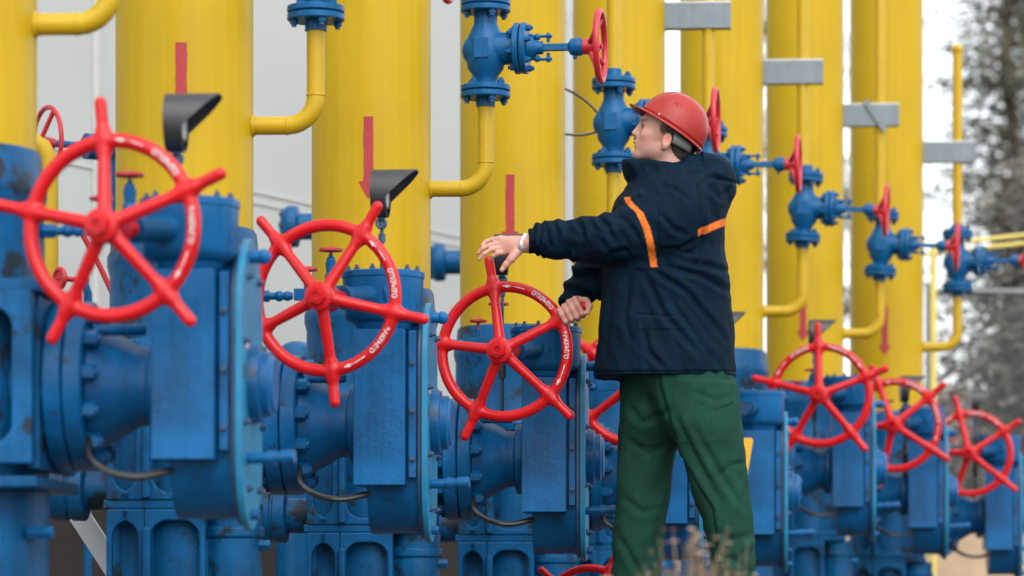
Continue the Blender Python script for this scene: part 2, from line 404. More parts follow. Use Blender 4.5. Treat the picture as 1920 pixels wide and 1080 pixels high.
mb = MB(); mb.tube([(0, 0, FH), (FW, 0, FH)], 0.022, 8); mb.build('top_rail', M['fence'], fn)
for k in range(3):
    mb = MB(); mb.tube([(k * 3.0, 0.03, -0.3), (k * 3.0, 0.03, FH + .06)], 0.03, 10); mb.build('post', M['fence'], fn)

# trees
def tree(x, y, h, rad, label, seed, low=0.25, m='leaf', dens=1.0, grp='trees beyond the fence'):
    rnd = random.Random(seed); z0 = gz(x, y)
    t = empty('pine_tree', (x, y, z0), 0, label, 'tree', grp)
    tb = MB(); pts = [(rnd.uniform(-.02, .02) * h * k / 8, rnd.uniform(-.02, .02) * h * k / 8, h * k / 8 - (.1 if k == 0 else 0)) for k in range(9)]
    tb.tube(pts, [h * .018 * (1 - .85 * k / 8) + .02 for k in range(9)], 8)
    cb = MB(); nb = int(30 * dens)
    for i in range(nb):
        f = low + (1 - low) * (i + rnd.random()) / nb; az = rnd.random() * 6.283
        L = rad * (1.08 - f) ** .7 * rnd.uniform(.55, 1.15); zz = h * f
        e = Vector((math.cos(az) * L, math.sin(az) * L, zz + L * rnd.uniform(-.1, .35))); s0 = Vector((0, 0, zz))
        tb.tube([s0, s0.lerp(e, .5) + Vector((0, 0, .06 * L)), e], [.045, .03, .01], 5)
        for c in range(int(5 + L * 3)):
            q = s0.lerp(e, rnd.uniform(.35, 1.05)) + Vector((rnd.gauss(0, .22), rnd.gauss(0, .22), rnd.gauss(0, .16)))
            cr = rnd.uniform(.16, .42)
            for g in range(46):
                p = q + Vector((rnd.gauss(0, cr), rnd.gauss(0, cr), rnd.gauss(0, cr * .6)))
                d = Vector((rnd.uniform(-1, 1), rnd.uniform(-1, 1), rnd.uniform(-1, 1))).normalized(); _, u, v = frame(d)
                a_, b_ = rnd.uniform(.035, .08), rnd.uniform(.018, .034)
                cb.add([p - u * a_, p + v * b_, p + u * a_, p - v * b_], [(0, 1, 2, 3)])
    tb.build('trunk', M['bark'], t, recalc=False); cb.build('crown', M[m], t, recalc=False)
TREES = [
    (6.9, 44, 8.6, 1.5, 'dense dark pine rising just right of the last yellow pipe', .28, 'leaf', 1.0),
    (8.3, 48, 10.0, 1.9, 'tall dark pine seen behind the free yellow riser at the right', .3, 'leaf', .75),
    (10.6, 50, 8.8, 2.2, 'broad pine at the right edge above the yellow rail', .25, 'leaf', .65),
    (12.8, 57, 11.5, 2.4, 'tall far pine outside the right edge', .3, 'leaf', 1.0),
    (5.5, 62, 10.0, 2.0, 'far pine showing in the thin gap between the last two pipes', .25, 'leaf', 1.0),
    (7.9, 36, 4.4, 1.5, 'low bare brownish shrub tree right behind the fence', .12, 'leaf2', 1.3),
    (6.3, 33, 3.9, 1.2, 'small twiggy tree behind the fence beside the last pipe', .12, 'leaf2', 1.2),
    (9.6, 41, 4.8, 1.7, 'low grey brown thicket tree behind the fence under the rail end', .1, 'leaf2', 1.3),
    (7.1, 30.5, 3.5, 1.6, 'bare grey brown bush close behind the fence, left one', .05, 'leaf2', 2.4),
    (5.2, 29.5, 2.9, 1.2, 'bare grey brown bush behind the fence in the gap right of the last pipe', .05, 'leaf2', 2.0),
    (8.6, 31.5, 3.4, 1.6, 'bare grey brown bush close behind the fence at the right edge', .05, 'leaf2', 2.2),
]
for i, (x, y, h, r_, lb, lw, mm_, dn) in enumerate(TREES): tree(x, y, h, r_, lb, 40 + i, lw, mm_, dn)

# ------------------------------------------------------------------ prototypes
def bolts(mb, c, d, Rr, n, r=0.012, h=0.02, a0=0.0, hexn=6):
    d, u, v = frame(d); c = Vector(c)
    for k in range(n):
        a = a0 + 2 * math.pi * k / n; p = c + (u * math.cos(a) + v * math.sin(a)) * Rr
        mb.cyl(p, p + d * h, r, n=hexn)
        mb.cyl(p + d * h, p + d * (h + .008), r * .6, n=8)

# --- large hand wheel (five spokes, each running past the rim as a grip)
WR = 0.205
wf = SDF((-.33, -.09, -.33), (.33, .10, .33), 0.003)
S, X, Y, Z = wf.sl((-.33, -.09, -.33), (.33, .10, .33), 0)
q = np.sqrt(X * X + Z * Z) - WR
wf.f[S] = np.sqrt(q * q + (Y * 1.0) ** 2) - 0.0175
for k in range(5):
    a = R(72 * k); c, s_ = math.cos(a), math.sin(a)
    wf.cone((c * .03, -.038, s_ * .03), (c * WR, 0, s_ * WR), .0175, .0140, k=.009)
    wf.cone((c * WR, 0, s_ * WR), (c * WR * 1.44, 0, s_ * WR * 1.44), .0145, .0150, k=.010)
    wf.cone((c * (WR - .02), 0, s_ * (WR - .02)), (c * (WR + .018), 0, s_ * (WR + .018)), .0185, k=.012)
wf.cone((0, -.048, 0), (0, .03, 0), .036, .038, k=.010)
wf.cut((0, -.066, 0), (0, -1, 0), (-.06, -.09, -.06), (.06, .0, .06))
wp, wq = wf.mesh()
wheel_me = sdf_obj('hand_wheel', wp, wq, M['red']); wheel_me_data = wheel_me.data; bpy.data.objects.remove(wheel_me)
nb_ = MB(); nb_.lathe((0, -.080, 0), (0, -1, 0), [(0, .040), (.008, .040), (.010, .034), (.012, .028)], 32); nb_.cyl((0, -.09, 0), (0, -.107, 0), .026, n=6)
nb_.lathe((0, -.107, 0), (0, -1, 0), [(-.002, .018), (.004, .017), (.004, .011), (.000, .010)], 20)
nut_me = nb_.build('hub_nut', M['red'], bevel=.0015); bpy.data.objects.remove(nut_me.id_data) if False else None
# lettering along the rim, as cast and painted white
def glyph_mesh(ch, size):
    cu = bpy.data.curves.new('g', 'FONT'); cu.body = ch; cu.size = size; cu.extrude = 0.0012; cu.align_x = 'CENTER'; cu.align_y = 'CENTER'; cu.offset = 0.0007
    o = bpy.data.objects.new('g', cu); COL.objects.link(o); bpy.context.view_layer.update()
    me = bpy.data.meshes.new_from_object(o.evaluated_get(bpy.context.evaluated_depsgraph_get()))
    vs = [v.co.copy() for v in me.vertices]; fs = [tuple(p.vertices) for p in me.polygons]
    bpy.data.objects.remove(o); bpy.data.curves.remove(cu); bpy.data.meshes.remove(me)
    return vs, fs
LT = MB()
def rim_text(txt, a0, a1, size=0.0185):
    n = len(txt)
    for i, ch in enumerate(txt):
        a = R(a0 + (a1 - a0) * i / (n - 1)); rr = WR + .001
        vs, fs = glyph_mesh(ch, size)
        ct = Vector((math.cos(a) * rr, -.0172, math.sin(a) * rr)); up = Vector((math.cos(a), 0, math.sin(a))); rt = Vector((math.sin(a), 0, -math.cos(a)))
        LT.add([ct + rt * v.x + up * v.y + Vector((0, -v.z, 0)) for v in vs], fs)
def rim_arrow(a0, a1, head):
    n = 10; rr = WR + .001; pts_o = []; pts_i = []
    for i in range(n + 1):
        a = R(a0 + (a1 - a0) * i / n); wd = .0016
        pts_o.append((math.cos(a) * (rr + wd), math.sin(a) * (rr + wd))); pts_i.append((math.cos(a) * (rr - wd), math.sin(a) * (rr - wd)))
    vs = []; fs = []
    for o_, i_ in zip(pts_o, pts_i): vs += [(o_[0], -.0180, o_[1]), (i_[0], -.0180, i_[1])]
    for i in range(n): fs.append((2 * i, 2 * i + 1, 2 * i + 3, 2 * i + 2))
    LT.add(vs, fs)
    a = R(a0); b = R(a0 + head); m_ = R(a0 + head * .0)
    LT.add([(math.cos(R(a0 - head)) * rr, -.0181, math.sin(R(a0 - head)) * rr), (math.cos(b) * (rr + .006), -.0181, math.sin(b) * (rr + .006)), (math.cos(b) * (rr - .006), -.0181, math.sin(b) * (rr - .006))], [(0, 1, 2)])
# angles measured from the spoke at 0 degrees
rim_text('ОТКРЫТО', 33, 13); rim_arrow(60, 42, -3)
l1 = LT.build('lettering', M['white'], recalc=False); lt_a = l1.data; bpy.data.objects.remove(l1); LT = MB()
rim_text('ЗАКРЫТО', -13, -34); rim_arrow(-58, -41, 3)
lt_o = LT.build('lettering', M['white'], recalc=False); lt_me = lt_o.data; bpy.data.objects.remove(lt_o)
nut_data = nut_me.data; bpy.data.objects.remove(nut_me)

def add_wheel(parent, locp, ang, scale, letters=True, nut=True):
    o = bpy.data.objects.new('hand_wheel', wheel_me_data); COL.objects.link(o); o.parent = parent
    o.location = locp; o.rotation_mode = 'QUATERNION'; o.rotation_quaternion = (Matrix.Rotation(-R(12), 3, 'Z') @ Matrix.Rotation(-R(ang), 3, 'Y')).to_quaternion(); o.scale = (scale, scale, scale)
    if nut:
        c = bpy.data.objects.new('hub_nut', nut_data); COL.objects.link(c); c.parent = o; c.location = (0, .018, 0)
        for md in (): pass
    if letters:
        for dm in (lt_a, lt_me): l = bpy.data.objects.new('lettering', dm); COL.objects.link(l); l.parent = o
    return o

# --- the shut-off valve under a column, in its own frame: x along the stem, y away from the camera, z up
GR = -0.20                                     # machine bed level
def valve_proto(plain=False, dh=0.0):
    h = lambda v: v + HC + dh
    root = empty('shutoff_valve', (0, 0, GR))
    z = lambda v: h(v) - GR                    # children live in the root's frame
    b = MB()
    b.lathe((0, 0, z(.70)), (0, 0, 1), [(0, .245), (.03, .250), (.055, .235), (.08, .225), (.27, .222), (.30, .230), (.33, .230), (.345, .221), (.40, .216), (.413, .208)], 56)
    b.cyl((0, 0, 0), (0, 0, z(.72)), .235 if plain else .17, n=48)
    b.lathe((-.16, -.06, z(.335)), (-1, 0, 0), [(0, .06), (.12, .06), (.125, .092), (.165, .092), (.167, .086), (.175, .086), (.177, .092), (.222, .092)], 36)
    b.cyl((.10, 0, z(.53)), (.262, 0, z(.53)), .150, .165, n=40)
    o = b.build('body', M['blue'], root, bevel=.004); bolt_objs(o, (-.382, -.06, z(.335)), (-1, 0, 0), .070, 6, .015, .03, .3, 'blue2')
    c = MB()
    W = .255 if plain else .198
    if not plain:
        lo = z(.32)
        for (x0, x1) in ((-W, -.085), (-.085, W)):
            c.window(x0, x1, z(.30), z(.74), .024, .05, -W, .03, mt=.035)
            c.window(x0, min(x1, .095), 0.0, z(.275), .018, .05, -W + .004, .03, mt=.035)
    else:
        c.window(-W, W, z(.33), z(.745), .05, .05, -W, .04, mt=.04)
    if not plain:
        c.box((0, -W + .050, z(.52)), (2 * W - .03, .012, .43)); c.box((-.05, -W + .060, z(.275) / 2), (.26, .012, z(.275) - .01)); c.cyl((.165, -.10, 0), (.165, -.10, z(.275)), .083, n=32); c.lathe((.165, -.10, z(.19)), (0, 0, 1), [(0, .085), (.004, .090), (.03, .090), (.034, .085)], 32)
    c.box((0, 0, z(.757)), (2 * W + .03, 2 * W + .03, .030))
    c.box((0, 0, z(.288)), (2 * W + .02, 2 * W + .02, .028))
    for sx in (-1, 1):
        c.box((sx * (W - .012), .02, z(.53)), (.03, 2 * W - .06, .42))
        if not plain: c.box((sx * (W - .016), .02, z(.275) / 2), (.03, 2 * W - .06, z(.275) - .01))
    c.box((-.075, -.2, z(.52)), (.022, .07, .43))
    if not plain: c.box((-.075, -.2, z(.13) / 2 + .03), (.022, .07, z(.27) - .02))
    c.build('rib_frame', M['blue'], root, bevel=.006)
    for (x0, x1) in ((.262, .308), (.311, .357)):
        d = MB(); d.lathe((x0, 0, z(.53)), (1, 0, 0), [(0, .204), (.004, .209), (x1 - x0 - .004, .209), (x1 - x0, .204)], 64)
        fo = d.build('flange', M['blue2'], root)
        if x0 < .3: bolt_objs(fo, (.262, 0, z(.53)), (-1, 0, 0), .182, 12, .019, .02, .13, 'blue2')
        else: bolt_objs(fo, (.357, 0, z(.53)), (1, 0, 0), .176, 12, .022, .030, .13, 'blue2')
    d = MB(); d.cyl((.21, -.12, z(.17)), (.275, -.12, z(.17)), .017, n=6); d.build('plug', M['blue2'], root, bevel=.002)
    d = MB(); d.lathe((.357, 0, z(.53)), (1, 0, 0), [(0, .160), (.012, .156), (.03, .145), (.11, .098), (.14, .095), (.145, .12), (.17, .12)], 40)
    d.cyl((.37, -.12, z(.66)), (.49, -.06, z(.665)), .014, n=12)
    d.build('bonnet', M['blue2'], root, bevel=.004)
    # gear box
    g = MB()
    def stad(hw, hh, n=20, sq=1.0):
        pts = []
        for k in range(n + 1): a = math.pi * k / n; pts.append((hw * math.cos(a), (hh - hw * sq) + hw * sq * math.sin(a)))
        for k in range(n + 1): a = math.pi + math.pi * k / n; pts.append((hw * math.cos(a), -(hh - hw * sq) + hw * sq * math.sin(a)))
        return pts
    zc = z(.535)
    g.prism(stad(.150, .330, sq=1.2), (.64, 0, zc), (0, 1, 0), (0, 0, 1), .155)
    g.box((.607, -.115, z(.570)), (.150, .22, .455))
    g.box((.607, -.222, z(.39)), (.118, .005, .055)); g.box((.700, -.10, z(.58)), (.022, .17, .43))
    gg = g.build('gear_housing', M['blue2'], root, bevel=.016, seg=3)
    for zz in (.42, .56, .70): bolt_objs(gg, (.702, -.184, z(zz)), (0, -1, 0), 0, 1, .009, .010)
    g = MB(); g.prism(stad(.165, .345, sq=1.2), (.7195, 0, zc), (0, 1, 0), (0, 0, 1), .012); g.build('gasket_rim', M['bolt'], gg, bevel=.002)
    g = MB(); g.prism(stad(.180, .357, sq=1.1), (.735, 0, zc), (0, 1, 0), (0, 0, 1), .018)
    cp = g.build('cover_plate', M['blue_lit'], gg, bevel=.004)
    for k in range(10):
        a = 2 * math.pi * (k + .5) / 10; yy = .148 * math.cos(a); zz = .318 * math.sin(a)
        bolt_objs(cp, (.744, yy, zc + zz), (1, 0, 0), 0, 1, .010, .008)
    g = MB(); g.lathe((.743, -.01, z(.535)), (1, 0, 0), [(0, .098), (.028, .094), (.030, .080), (.050, .080), (.052, .070), (.060, .066)], 40)
    g.build('shaft_boss', M['blue2'], cp, bevel=.003)
    g = MB(); g.cyl((.70, -.03, z(.845)), (.772, -.03, z(.845)), .016, n=12); g.ball((.776, -.03, z(.845)), .019); g.build('eye_bolt', M['blue2'], cp)
    g = MB(); g.cyl((.70, -.03, z(.215)), (.765, -.03, z(.215)), .013, n=8); g.build('drain_plug', M['blue2'], cp)
    g = MB(); g.box((.7452, -.10, z(.63)), (.003, .035, .03)); g.build('tag_plate', M['white'], cp)
    # worm drum with its bolted lid
    cy = -.135
    g = MB(); g.lathe((.610, cy, z(.80)), (0, 0, 1), [(0, .080), (.018, .086), (.030, .108), (.045, .116), (.150, .119), (.1505, .122), (.168, .122), (.170, .116)], 48)
    dr = g.build('worm_drum', M['blue2'], root, bevel=.002)
    bolt_objs(dr, (.610, cy, z(.969)), (0, 0, 1), .104, 12, .0085, .008, .2)
    # drain spout and hose
    g = MB(); g.cyl((.74, -.09, z(.35)), (.83, -.10, z(.352)), .014); g.cyl((.795, -.096, z(.351)), (.812, -.098, z(.351)), .018); g.cyl((.828, -.10, z(.352)), (.862, -.104, z(.354)), .0165)
    g.build('drain_spout', M['bluev'], gg)
    g = MB(); g.hose([(.36, -.12, z(.40)), (.37, -.15, z(.35)), (.42, -.17, z(.315)), (.49, -.17, z(.303)), (.56, -.14, z(.318)), (.60, -.1, z(.33))], .0095, 10)
    g.build('hose', M['cable'], root)
    return root

XC = [-1.379, -.979, -.485, 0.0, .476, 1.026, 1.55, 2.09]
SCL = [760, 627, 544, 480, 422, 383, 354, 335]
CX = [-88, 346, 696, 961, 1161, 1353, 1509, 1662]
ORG = [((CX[i] - 960) / SCL[i], F / SCL[i]) for i in range(8)]
DH = [0, 0, -.037, -.04, -.045, .12, .05, -.05]
WP = {0: (205, 425, 165, 23.5), 1: (609, 557, 137, -13), 2: (945, 658, 122, 28), 3: (1190, 723, 107, 70), 5: (1540, 740, 91, 93), 6: (1678, 797, 82, 39), 7: (1820, 850, 75, 105)}
OTHA = {2: 28.0}
VL = ['foreground blue gear valve at the far left edge, carrying the biggest five-spoke red wheel',
      'blue gear valve with the second red wheel, below the second red arrow',
      'blue gear valve whose red wheel the worker is holding',
      'blue gear valve mostly hidden behind the worker, its red wheel cut off by his trousers',
      'blue gear valve without a red wheel, just right of the green trousers',
      'blue gear valve standing higher than the rest, first red wheel right of him',
      'blue gear valve with the second red wheel to the right of the worker',
      'farthest blue gear valve at the right edge with the smallest red wheel']
protos = {}
valves = []
for i in range(8):
    key = (i == 0, round(DH[i], 3))
    base = None
    if key in protos: v = copy_tree(protos[key])
    else: v = valve_proto(plain=(i == 0), dh=DH[i]); protos[key] = v if False else v
    if key in protos and protos[key] is not v: pass
    v.location = (ORG[i][0], ORG[i][1], GR); v.rotation_euler = (0, 0, RZ)
    tag(v, VL[i], 'valve', 'row of blue gear-operated valves'); valves.append(v)
    if i == 1 and False: pass
# hand wheels (after the copies, so that none is duplicated)
WHEELPOS = {}
for i, v in enumerate(valves):
    y = -.43; ox, oy = ORG[i]
    if i in WP:
        px, py, rp, ang = WP[i]; k = (px - 960) / F
        # X = ox + x c + y s ; Y = oy - x s + y c ; X = k Y
        c, s_ = math.cos(TH), math.sin(TH)
        x = (k * (oy + y * c) - ox - y * s_) / (c + k * s_)
        Yw = oy - x * s_ + y * c; sc = F / Yw; hz = HC + (HORIZ - py) / sc
        add_wheel(v, (x, y + .03, hz - GR), ang, (rp / sc) / WR)
        WHEELPOS[i] = (loc2w(ORG[i], x, y + .03, hz), (rp / sc))
    else:
        x = .604; hz = .84 + DH[i] + HC
    q0 = Vector((.602, -.20, .895 + DH[i] + HC - GR)); q1 = Vector((x, y + .045, hz - GR)) if i in WP else Vector((.55, -.36, .885 + DH[i] + HC - GR))
    L_ = (q1 - q0).length; m_ = MB(); m_.lathe(q0, q1 - q0, [(0, .062), (.030, .056), (.034, .034), (L_ * .60, .028), (L_ * .60 + .004, .034), (L_ * .7, .034), (L_ * .7 + .002, .022)], 28); m_.build('worm_neck', M['blue'], v, bevel=.002)
    m_ = MB(); m_.lathe(q0, q1 - q0, [(L_ * .68, .019), (L_ * .9, .021), (L_ + .01, .030)], 24); m_.build('worm_shaft', M['red'] if i in WP else M['bolt'], v)

# --- yellow columns with their branch pipes
PL = ['wide yellow pipe at the left edge above the foreground valve', 'yellow pipe behind the upper left hooded gauge, the widest one seen whole',
      'yellow pipe with a red arrow just left of the second hooded gauge', 'yellow pipe behind the reaching hand with a red arrow over it',
      'yellow pipe behind the red helmet', 'yellow pipe just right of the worker with a grey bracket beside its top',
      'yellow pipe behind the first wheel right of the worker', 'last and farthest yellow pipe, dark pines showing at its right']
GV = [1.735, 1.735, 1.735, 1.705, 1.770, 1.762, 1.730, 1.740]
def column(i):
    ox, oy = ORG[i]; nb = 1.113 + DH[i] + HC
    t = empty('gas_pipe', (ox, oy, nb), RZ, PL[i], 'pipe', 'row of upright yellow gas pipes')
    z = lambda v: v + HC - nb
    m_ = MB(); m_.lathe((0, 0, 0), (0, 0, 1), [(-.02, .205), (3.6, .205)], 72); m_.build('main_pipe', M['yellow'], t)
    # stencilled arrow on the side towards the camera
    az = math.atan2(-oy, -ox) - RZ - .045
    top, tip, wd = 1.645 if i not in (1,) else 1.64, 1.365, .0165
    am = MB(); segs = 6
    def cp(x_, zz): a = az + x_ / .205; return (.2066 * math.cos(a), .2066 * math.sin(a), z(zz))
    rows = [(top, -wd, wd)] + [(top + (tip + .06 - top) * k / 12, -wd + random.uniform(-.0015, .0015), wd + random.uniform(-.0015, .0015)) for k in range(1, 13)]
    vs = []; fs = []
    for zz, a0, a1 in rows: vs += [cp(a0 + (a1 - a0) * k / 4, zz) for k in range(5)]
    for r_ in range(len(rows) - 1):
        for k in range(4): fs.append((r_ * 5 + k, r_ * 5 + k + 1, (r_ + 1) * 5 + k + 1, (r_ + 1) * 5 + k))
    am.add(vs, fs)
    hw = .034; vs = [cp(-hw + 2 * hw * k / 6, tip + .061) for k in range(7)] + [cp((-hw + 2 * hw * k / 6) * .55, tip + .03) for k in range(7)] + [cp(0, tip)]
    am.add(vs, [(k, k + 1, 8 + k, 7 + k) for k in range(6)] + [(7 + k, 8 + k, 14) for k in range(6)])
    if i not in (0, 4, 7) or i == 7: am.build('painted_arrow', M['arrow'], t, recalc=False)
    # branch: stub, elbow, riser
    rx = .395; hb = 1.424 + {0: .0, 5: 0, 7: .005}.get(i, 0); er = .085; q = 0.0275
    pts = [(.19, 0, z(hb)), (rx - er, 0, z(hb))] + [(rx - er + er * math.sin(R(a)), 0, z(hb) + er * (1 - math.cos(R(a)))) for a in range(12, 91, 13)] + [(rx, 0, z(GV[i]))]
    m_ = MB(); m_.tube(pts, q, 20); m_.torus((.206, 0, z(hb)), (1, 0, 0), q, .006, 24, 8); m_.torus((rx, 0, z(hb + er + .004)), (0, 0, 1), q, .0025, 24, 6); m_.torus((rx - er, 0, z(hb)), (1, 0, 0), q, .0025, 24, 6)
    m_.build('branch_pipe', M['ypipe'], t)
    if i == 7: m_ = MB(); m_.tube([(rx, 0, z(2.075)), (rx, 0, z(3.08))], q, 20); m_.ball((rx, 0, z(3.09)), .034); m_.build('riser_pipe', M['ypipe'], t)
    else: m_ = MB(); m_.tube([(rx, 0, z(2.075)), (rx, 0, z(4.4))], q, 20); m_.build('riser_pipe', M['ypipe'], t)
    if i >= 3:
        hb2 = {3: 2.60, 4: 2.60, 5: 2.59, 6: 2.575, 7: 2.515}[i]; m_ = MB()
        m_.box((.345, -.034, z(hb2)), (.30, .006, .112)); m_.box((.345, 0, z(hb2 - .053)), (.30, .062, .006))
        br = m_.build('bracket', M['steel'], t)
        m_ = MB(); m_.box((.345, -.004, z(hb2 + .058)), (.30, .068, .007)); m_.build('bracket_lip', M['steell'], br, bevel=.001)
        if i == 6: m_ = MB(); m_.box((.37, -.045, z(hb2 - .005)), (.028, .012, .19), rot=Matrix.Rotation(R(-33), 3, 'Y')); m_.build('brace', M['steel'], br)
    return t
for i in range(8): column(i)

# --- globe valves on the branches
def globe_proto():
    t = empty('globe_valve', (0, 0, 0))       # origin at the valve centre line, bottom flange
    Z = .168                                  # centre height above the origin
    m_ = MB()
    m_.lathe((0, 0, 0), (0, 0, 1), [(.03, .040), (.055, .040), (.075, .044), (.10, .062), (.135, .068), (Z, .070), (.20, .066), (.235, .050), (.255, .041), (.30, .040)], 36)
    m_.ball((-.012, 0, Z - .004), .064, (1, 0, 0), 1.1); m_.lathe((0, 0, Z), (1, 0, 0), [(0, .060), (.06, .056), (.102, .054)], 32)
    m_.box((-.005, -.066, Z - .005), (.05, .012, .07))
    bd_ = m_.build('valve_body', M['bluev'], t, bevel=.003)
    def fl(o, d, r, bo=None, bd_=None):
        f = MB(); f.lathe(o, d, [(0, r - .003), (.003, r), (.017, r), (.020, r - .003)], 40); fo = f.build('flange', M['bluev'], t)
        if bo: bolt_objs(fo, bo, bd_, r - .019, 4 if bd_[2] else 6, .013 if bd_[2] else .011, .013, .5 if bd_[2] else .3, 'bluev')
    fl((0, 0, 0), (0, 0, 1), .086, (0, 0, 0), (0, 0, -1)); fl((0, 0, .0235), (0, 0, 1), .086, (0, 0, .0435), (0, 0, 1)); fl((0, 0, .295), (0, 0, 1), .086, (0, 0, .295), (0, 0, -1)); fl((0, 0, .3185), (0, 0, 1), .086, (0, 0, .3385), (0, 0, 1))
    fl((.102, 0, Z), (1, 0, 0), .088, (.102, 0, Z), (-1, 0, 0)); fl((.1265, 0, Z), (1, 0, 0), .088, (.1465, 0, Z), (1, 0, 0))
    m_ = MB(); m_.cyl((0, 0, -.03), (0, 0, 0), .033, n=24); m_.build('weld_neck', M['bluev'], t); m_ = MB(); m_.cyl((0, 0, .3385), (0, 0, .375), .036, .031, n=24); m_.build('weld_neck', M['bluev'], t)
    y_ = MB(); y_.lathe((.1465, 0, Z), (1, 0, 0), [(0, .040), (.02, .034), (.03, .024), (.055, .022)], 24)
    for s_ in (-1, 1):
        y_.box((.235, s_ * .010, Z), (.17, .010, .022)); y_.tube([(.165, 0, Z + s_ * .034), (.175, 0, Z + s_ * .04), (.232, 0, Z + s_ * .039)], .0055, 8)
        y_.cyl((.218, 0, Z + s_ * .018), (.218, 0, Z + s_ * .05), .0065, n=8); y_.ball((.180, 0, Z + s_ * .037), .012); y_.cyl((.212, 0, Z + s_ * .0395), (.226, 0, Z + s_ * .0395), .010, n=6)
    y_.cyl((.19, 0, Z), (.31, 0, Z), .010); y_.lathe((.288, 0, Z), (1, 0, 0), [(0, .016), (.008, .028), (.03, .032), (.046, .030), (.05, .026)], 24)
    y_.cyl((.31, 0, Z - .03), (.312, 0, Z - .042), .007)
    y_.build('yoke', M['bluev'], t, bevel=.001)
    wv = MB(); wx = .398; wr = .118
    wv.torus((wx, 0, Z), (1, 0, 0), wr, .0115, 48, 10)
    wv.lathe((.338, 0, Z), (1, 0, 0), [(0, .026), (.025, .028), (.045, .022), (.060, .018)], 24)
    for k in range(4):
        a = R(45 + 90 * k + 20); wv.tube([(.362, math.cos(a) * .015, Z + math.sin(a) * .015), (.380, math.cos(a) * .06, Z + math.sin(a) * .06), (wx, math.cos(a) * wr, Z + math.sin(a) * wr)], [.010, .0085, .0075], 8)
    wv.cyl((.39, 0, Z), (.405, 0, Z), .010, n=6)
    wv.build('hand_wheel', M['redp'], t)
    return t
gp = globe_proto()
GL = ['blue globe valve on the branch of the leftmost pipe, above the picture', 'blue globe valve cut by the top edge, only its lower flanges showing at left',
      'blue globe valve with edge-on red wheel, highest one seen whole, left of the worker', 'blue globe valve directly left of and behind the worker\'s face',
      'blue globe valve right behind the worker\'s hood', 'second blue globe valve right of the worker, over the wheel of the raised gear valve',
      'third blue globe valve right of the worker, stem crossing the last yellow pipe\'s edge', 'farthest blue globe valve on the free riser near the right edge']
for i in range(8):
    g_ = gp if i == 0 else copy_tree(gp)
    p = loc2w(ORG[i], .395, 0, GV[i] + HC); g_.location = p; g_.rotation_euler = (0, 0, RZ - R(6) + R(random.uniform(-1.5, 1.5)))
    tag(g_, GL[i], 'valve', 'small blue globe valves on the branch pipes')
    if i in (5, 6): g_.rotation_euler = (0, R(3), RZ - R(6))

# --- hooded pressure gauges over the gear boxes
def gauge_proto():
    t = empty('pressure_gauge', (0, 0, 0)); c = .165     # origin on the drum lid; gauge centre height c
    m_ = MB(); m_.cyl((0, 0, -.02), (0, 0, c - .05), .0055, n=10); m_.cyl((0, 0, .02), (0, 0, .045), .011, n=6); m_.cyl((0, 0, .06), (0, 0, .09), .010, n=8); m_.cyl((0, 0, c - .075), (0, 0, c - .045), .010, n=6)
    m_.torus((0, -.012, .075), (0, 1, 0), .014, .004, 20, 8)
    m_.build('impulse_tube', M['bolt'], t)
    m_ = MB(); m_.cyl((0, 0, -.40), (0, 0, -.02), .0055, n=10); m_.cyl((0, 0, -.26), (0, 0, -.18), .013, n=10); m_.build('lower_tube', M['black'], t)
    m_ = MB(); m_.lathe((-.022, 0, c), (1, 0, 0), [(0, .046), (.005, .050), (.036, .050), (.040, .046), (.038, .041), (.034, .041)], 36); m_.build('gauge_case', M['black'], t)
    m_ = MB(); m_.lathe((.013, 0, c), (1, 0, 0), [(0, .040), (.0025, .040)], 36); m_.build('gauge_face', M['glass'], t)
    m_ = MB(); n = 40; vs = []; fs = []
    for j, rr in enumerate((.066, .062)):
        for e in range(2):
            for k in range(n):
                a = 2 * math.pi * k / n; up = math.sin(a); u_ = (up + 1) / 2
                x_ = -.026 if e == 0 else -.022 + .040 + (.088 * max(0, min(1, (up + .30) / 1.22)) ** .9)
                zz = up * rr * (1.0 if up > 0 else 1.18); zz = min(zz, rr * .93)
                vs.append((x_, math.cos(a) * rr, c + .005 + zz))
    for k in range(n):
        k2 = (k + 1) % n; A = [0, n, 2 * n, 3 * n]
        fs += [(k, k2, n + k2, n + k), (2 * n + k2, 2 * n + k, 3 * n + k, 3 * n + k2), (n + k, n + k2, 3 * n + k2, 3 * n + k)]
    fs += [tuple(range(n)), tuple(2 * n + k for k in range(n))]
    m_.add(vs, fs); m_.build('sun_hood', M['black'], t)
    return t
gg = gauge_proto()
GA = {0: (333, 178, -.13), 1: (716, 320, -.13), 2: (942, 440, -.05), 4: (1353, 585, -.05), 5: (1527, 600, -.05), 6: (1697, 705, -.10), 7: (1828, 730, -.10)}
GAL = {0: 'black hooded pressure gauge high in front of the left yellow pipe, biggest of all', 1: 'black hooded pressure gauge beside the second red arrow, over the second wheel',
       2: 'black hooded pressure gauge behind the reaching hand', 4: 'black hooded gauge peeking out right of the jacket', 5: 'black hooded gauge behind the top grip of the first wheel right of the worker',
       6: 'black hooded gauge over the second wheel right of the worker', 7: 'black hooded gauge above the farthest red wheel at the right edge'}
for n_, i in enumerate(sorted(GA)):
    g_ = gg if n_ == 0 else copy_tree(gg)
    p = P(GA[i][0], GA[i][1], ORG[i][1] - .61 * math.sin(TH) + GA[i][2]); g_.location = (p.x, p.y, p.z - .231)
    g_.rotation_euler = (0, 0, RZ + R({0: 0, 1: -3, 2: 0}.get(i, 2))); tag(g_, GAL[i], 'gauge', 'hooded pressure gauges on the gear boxes')

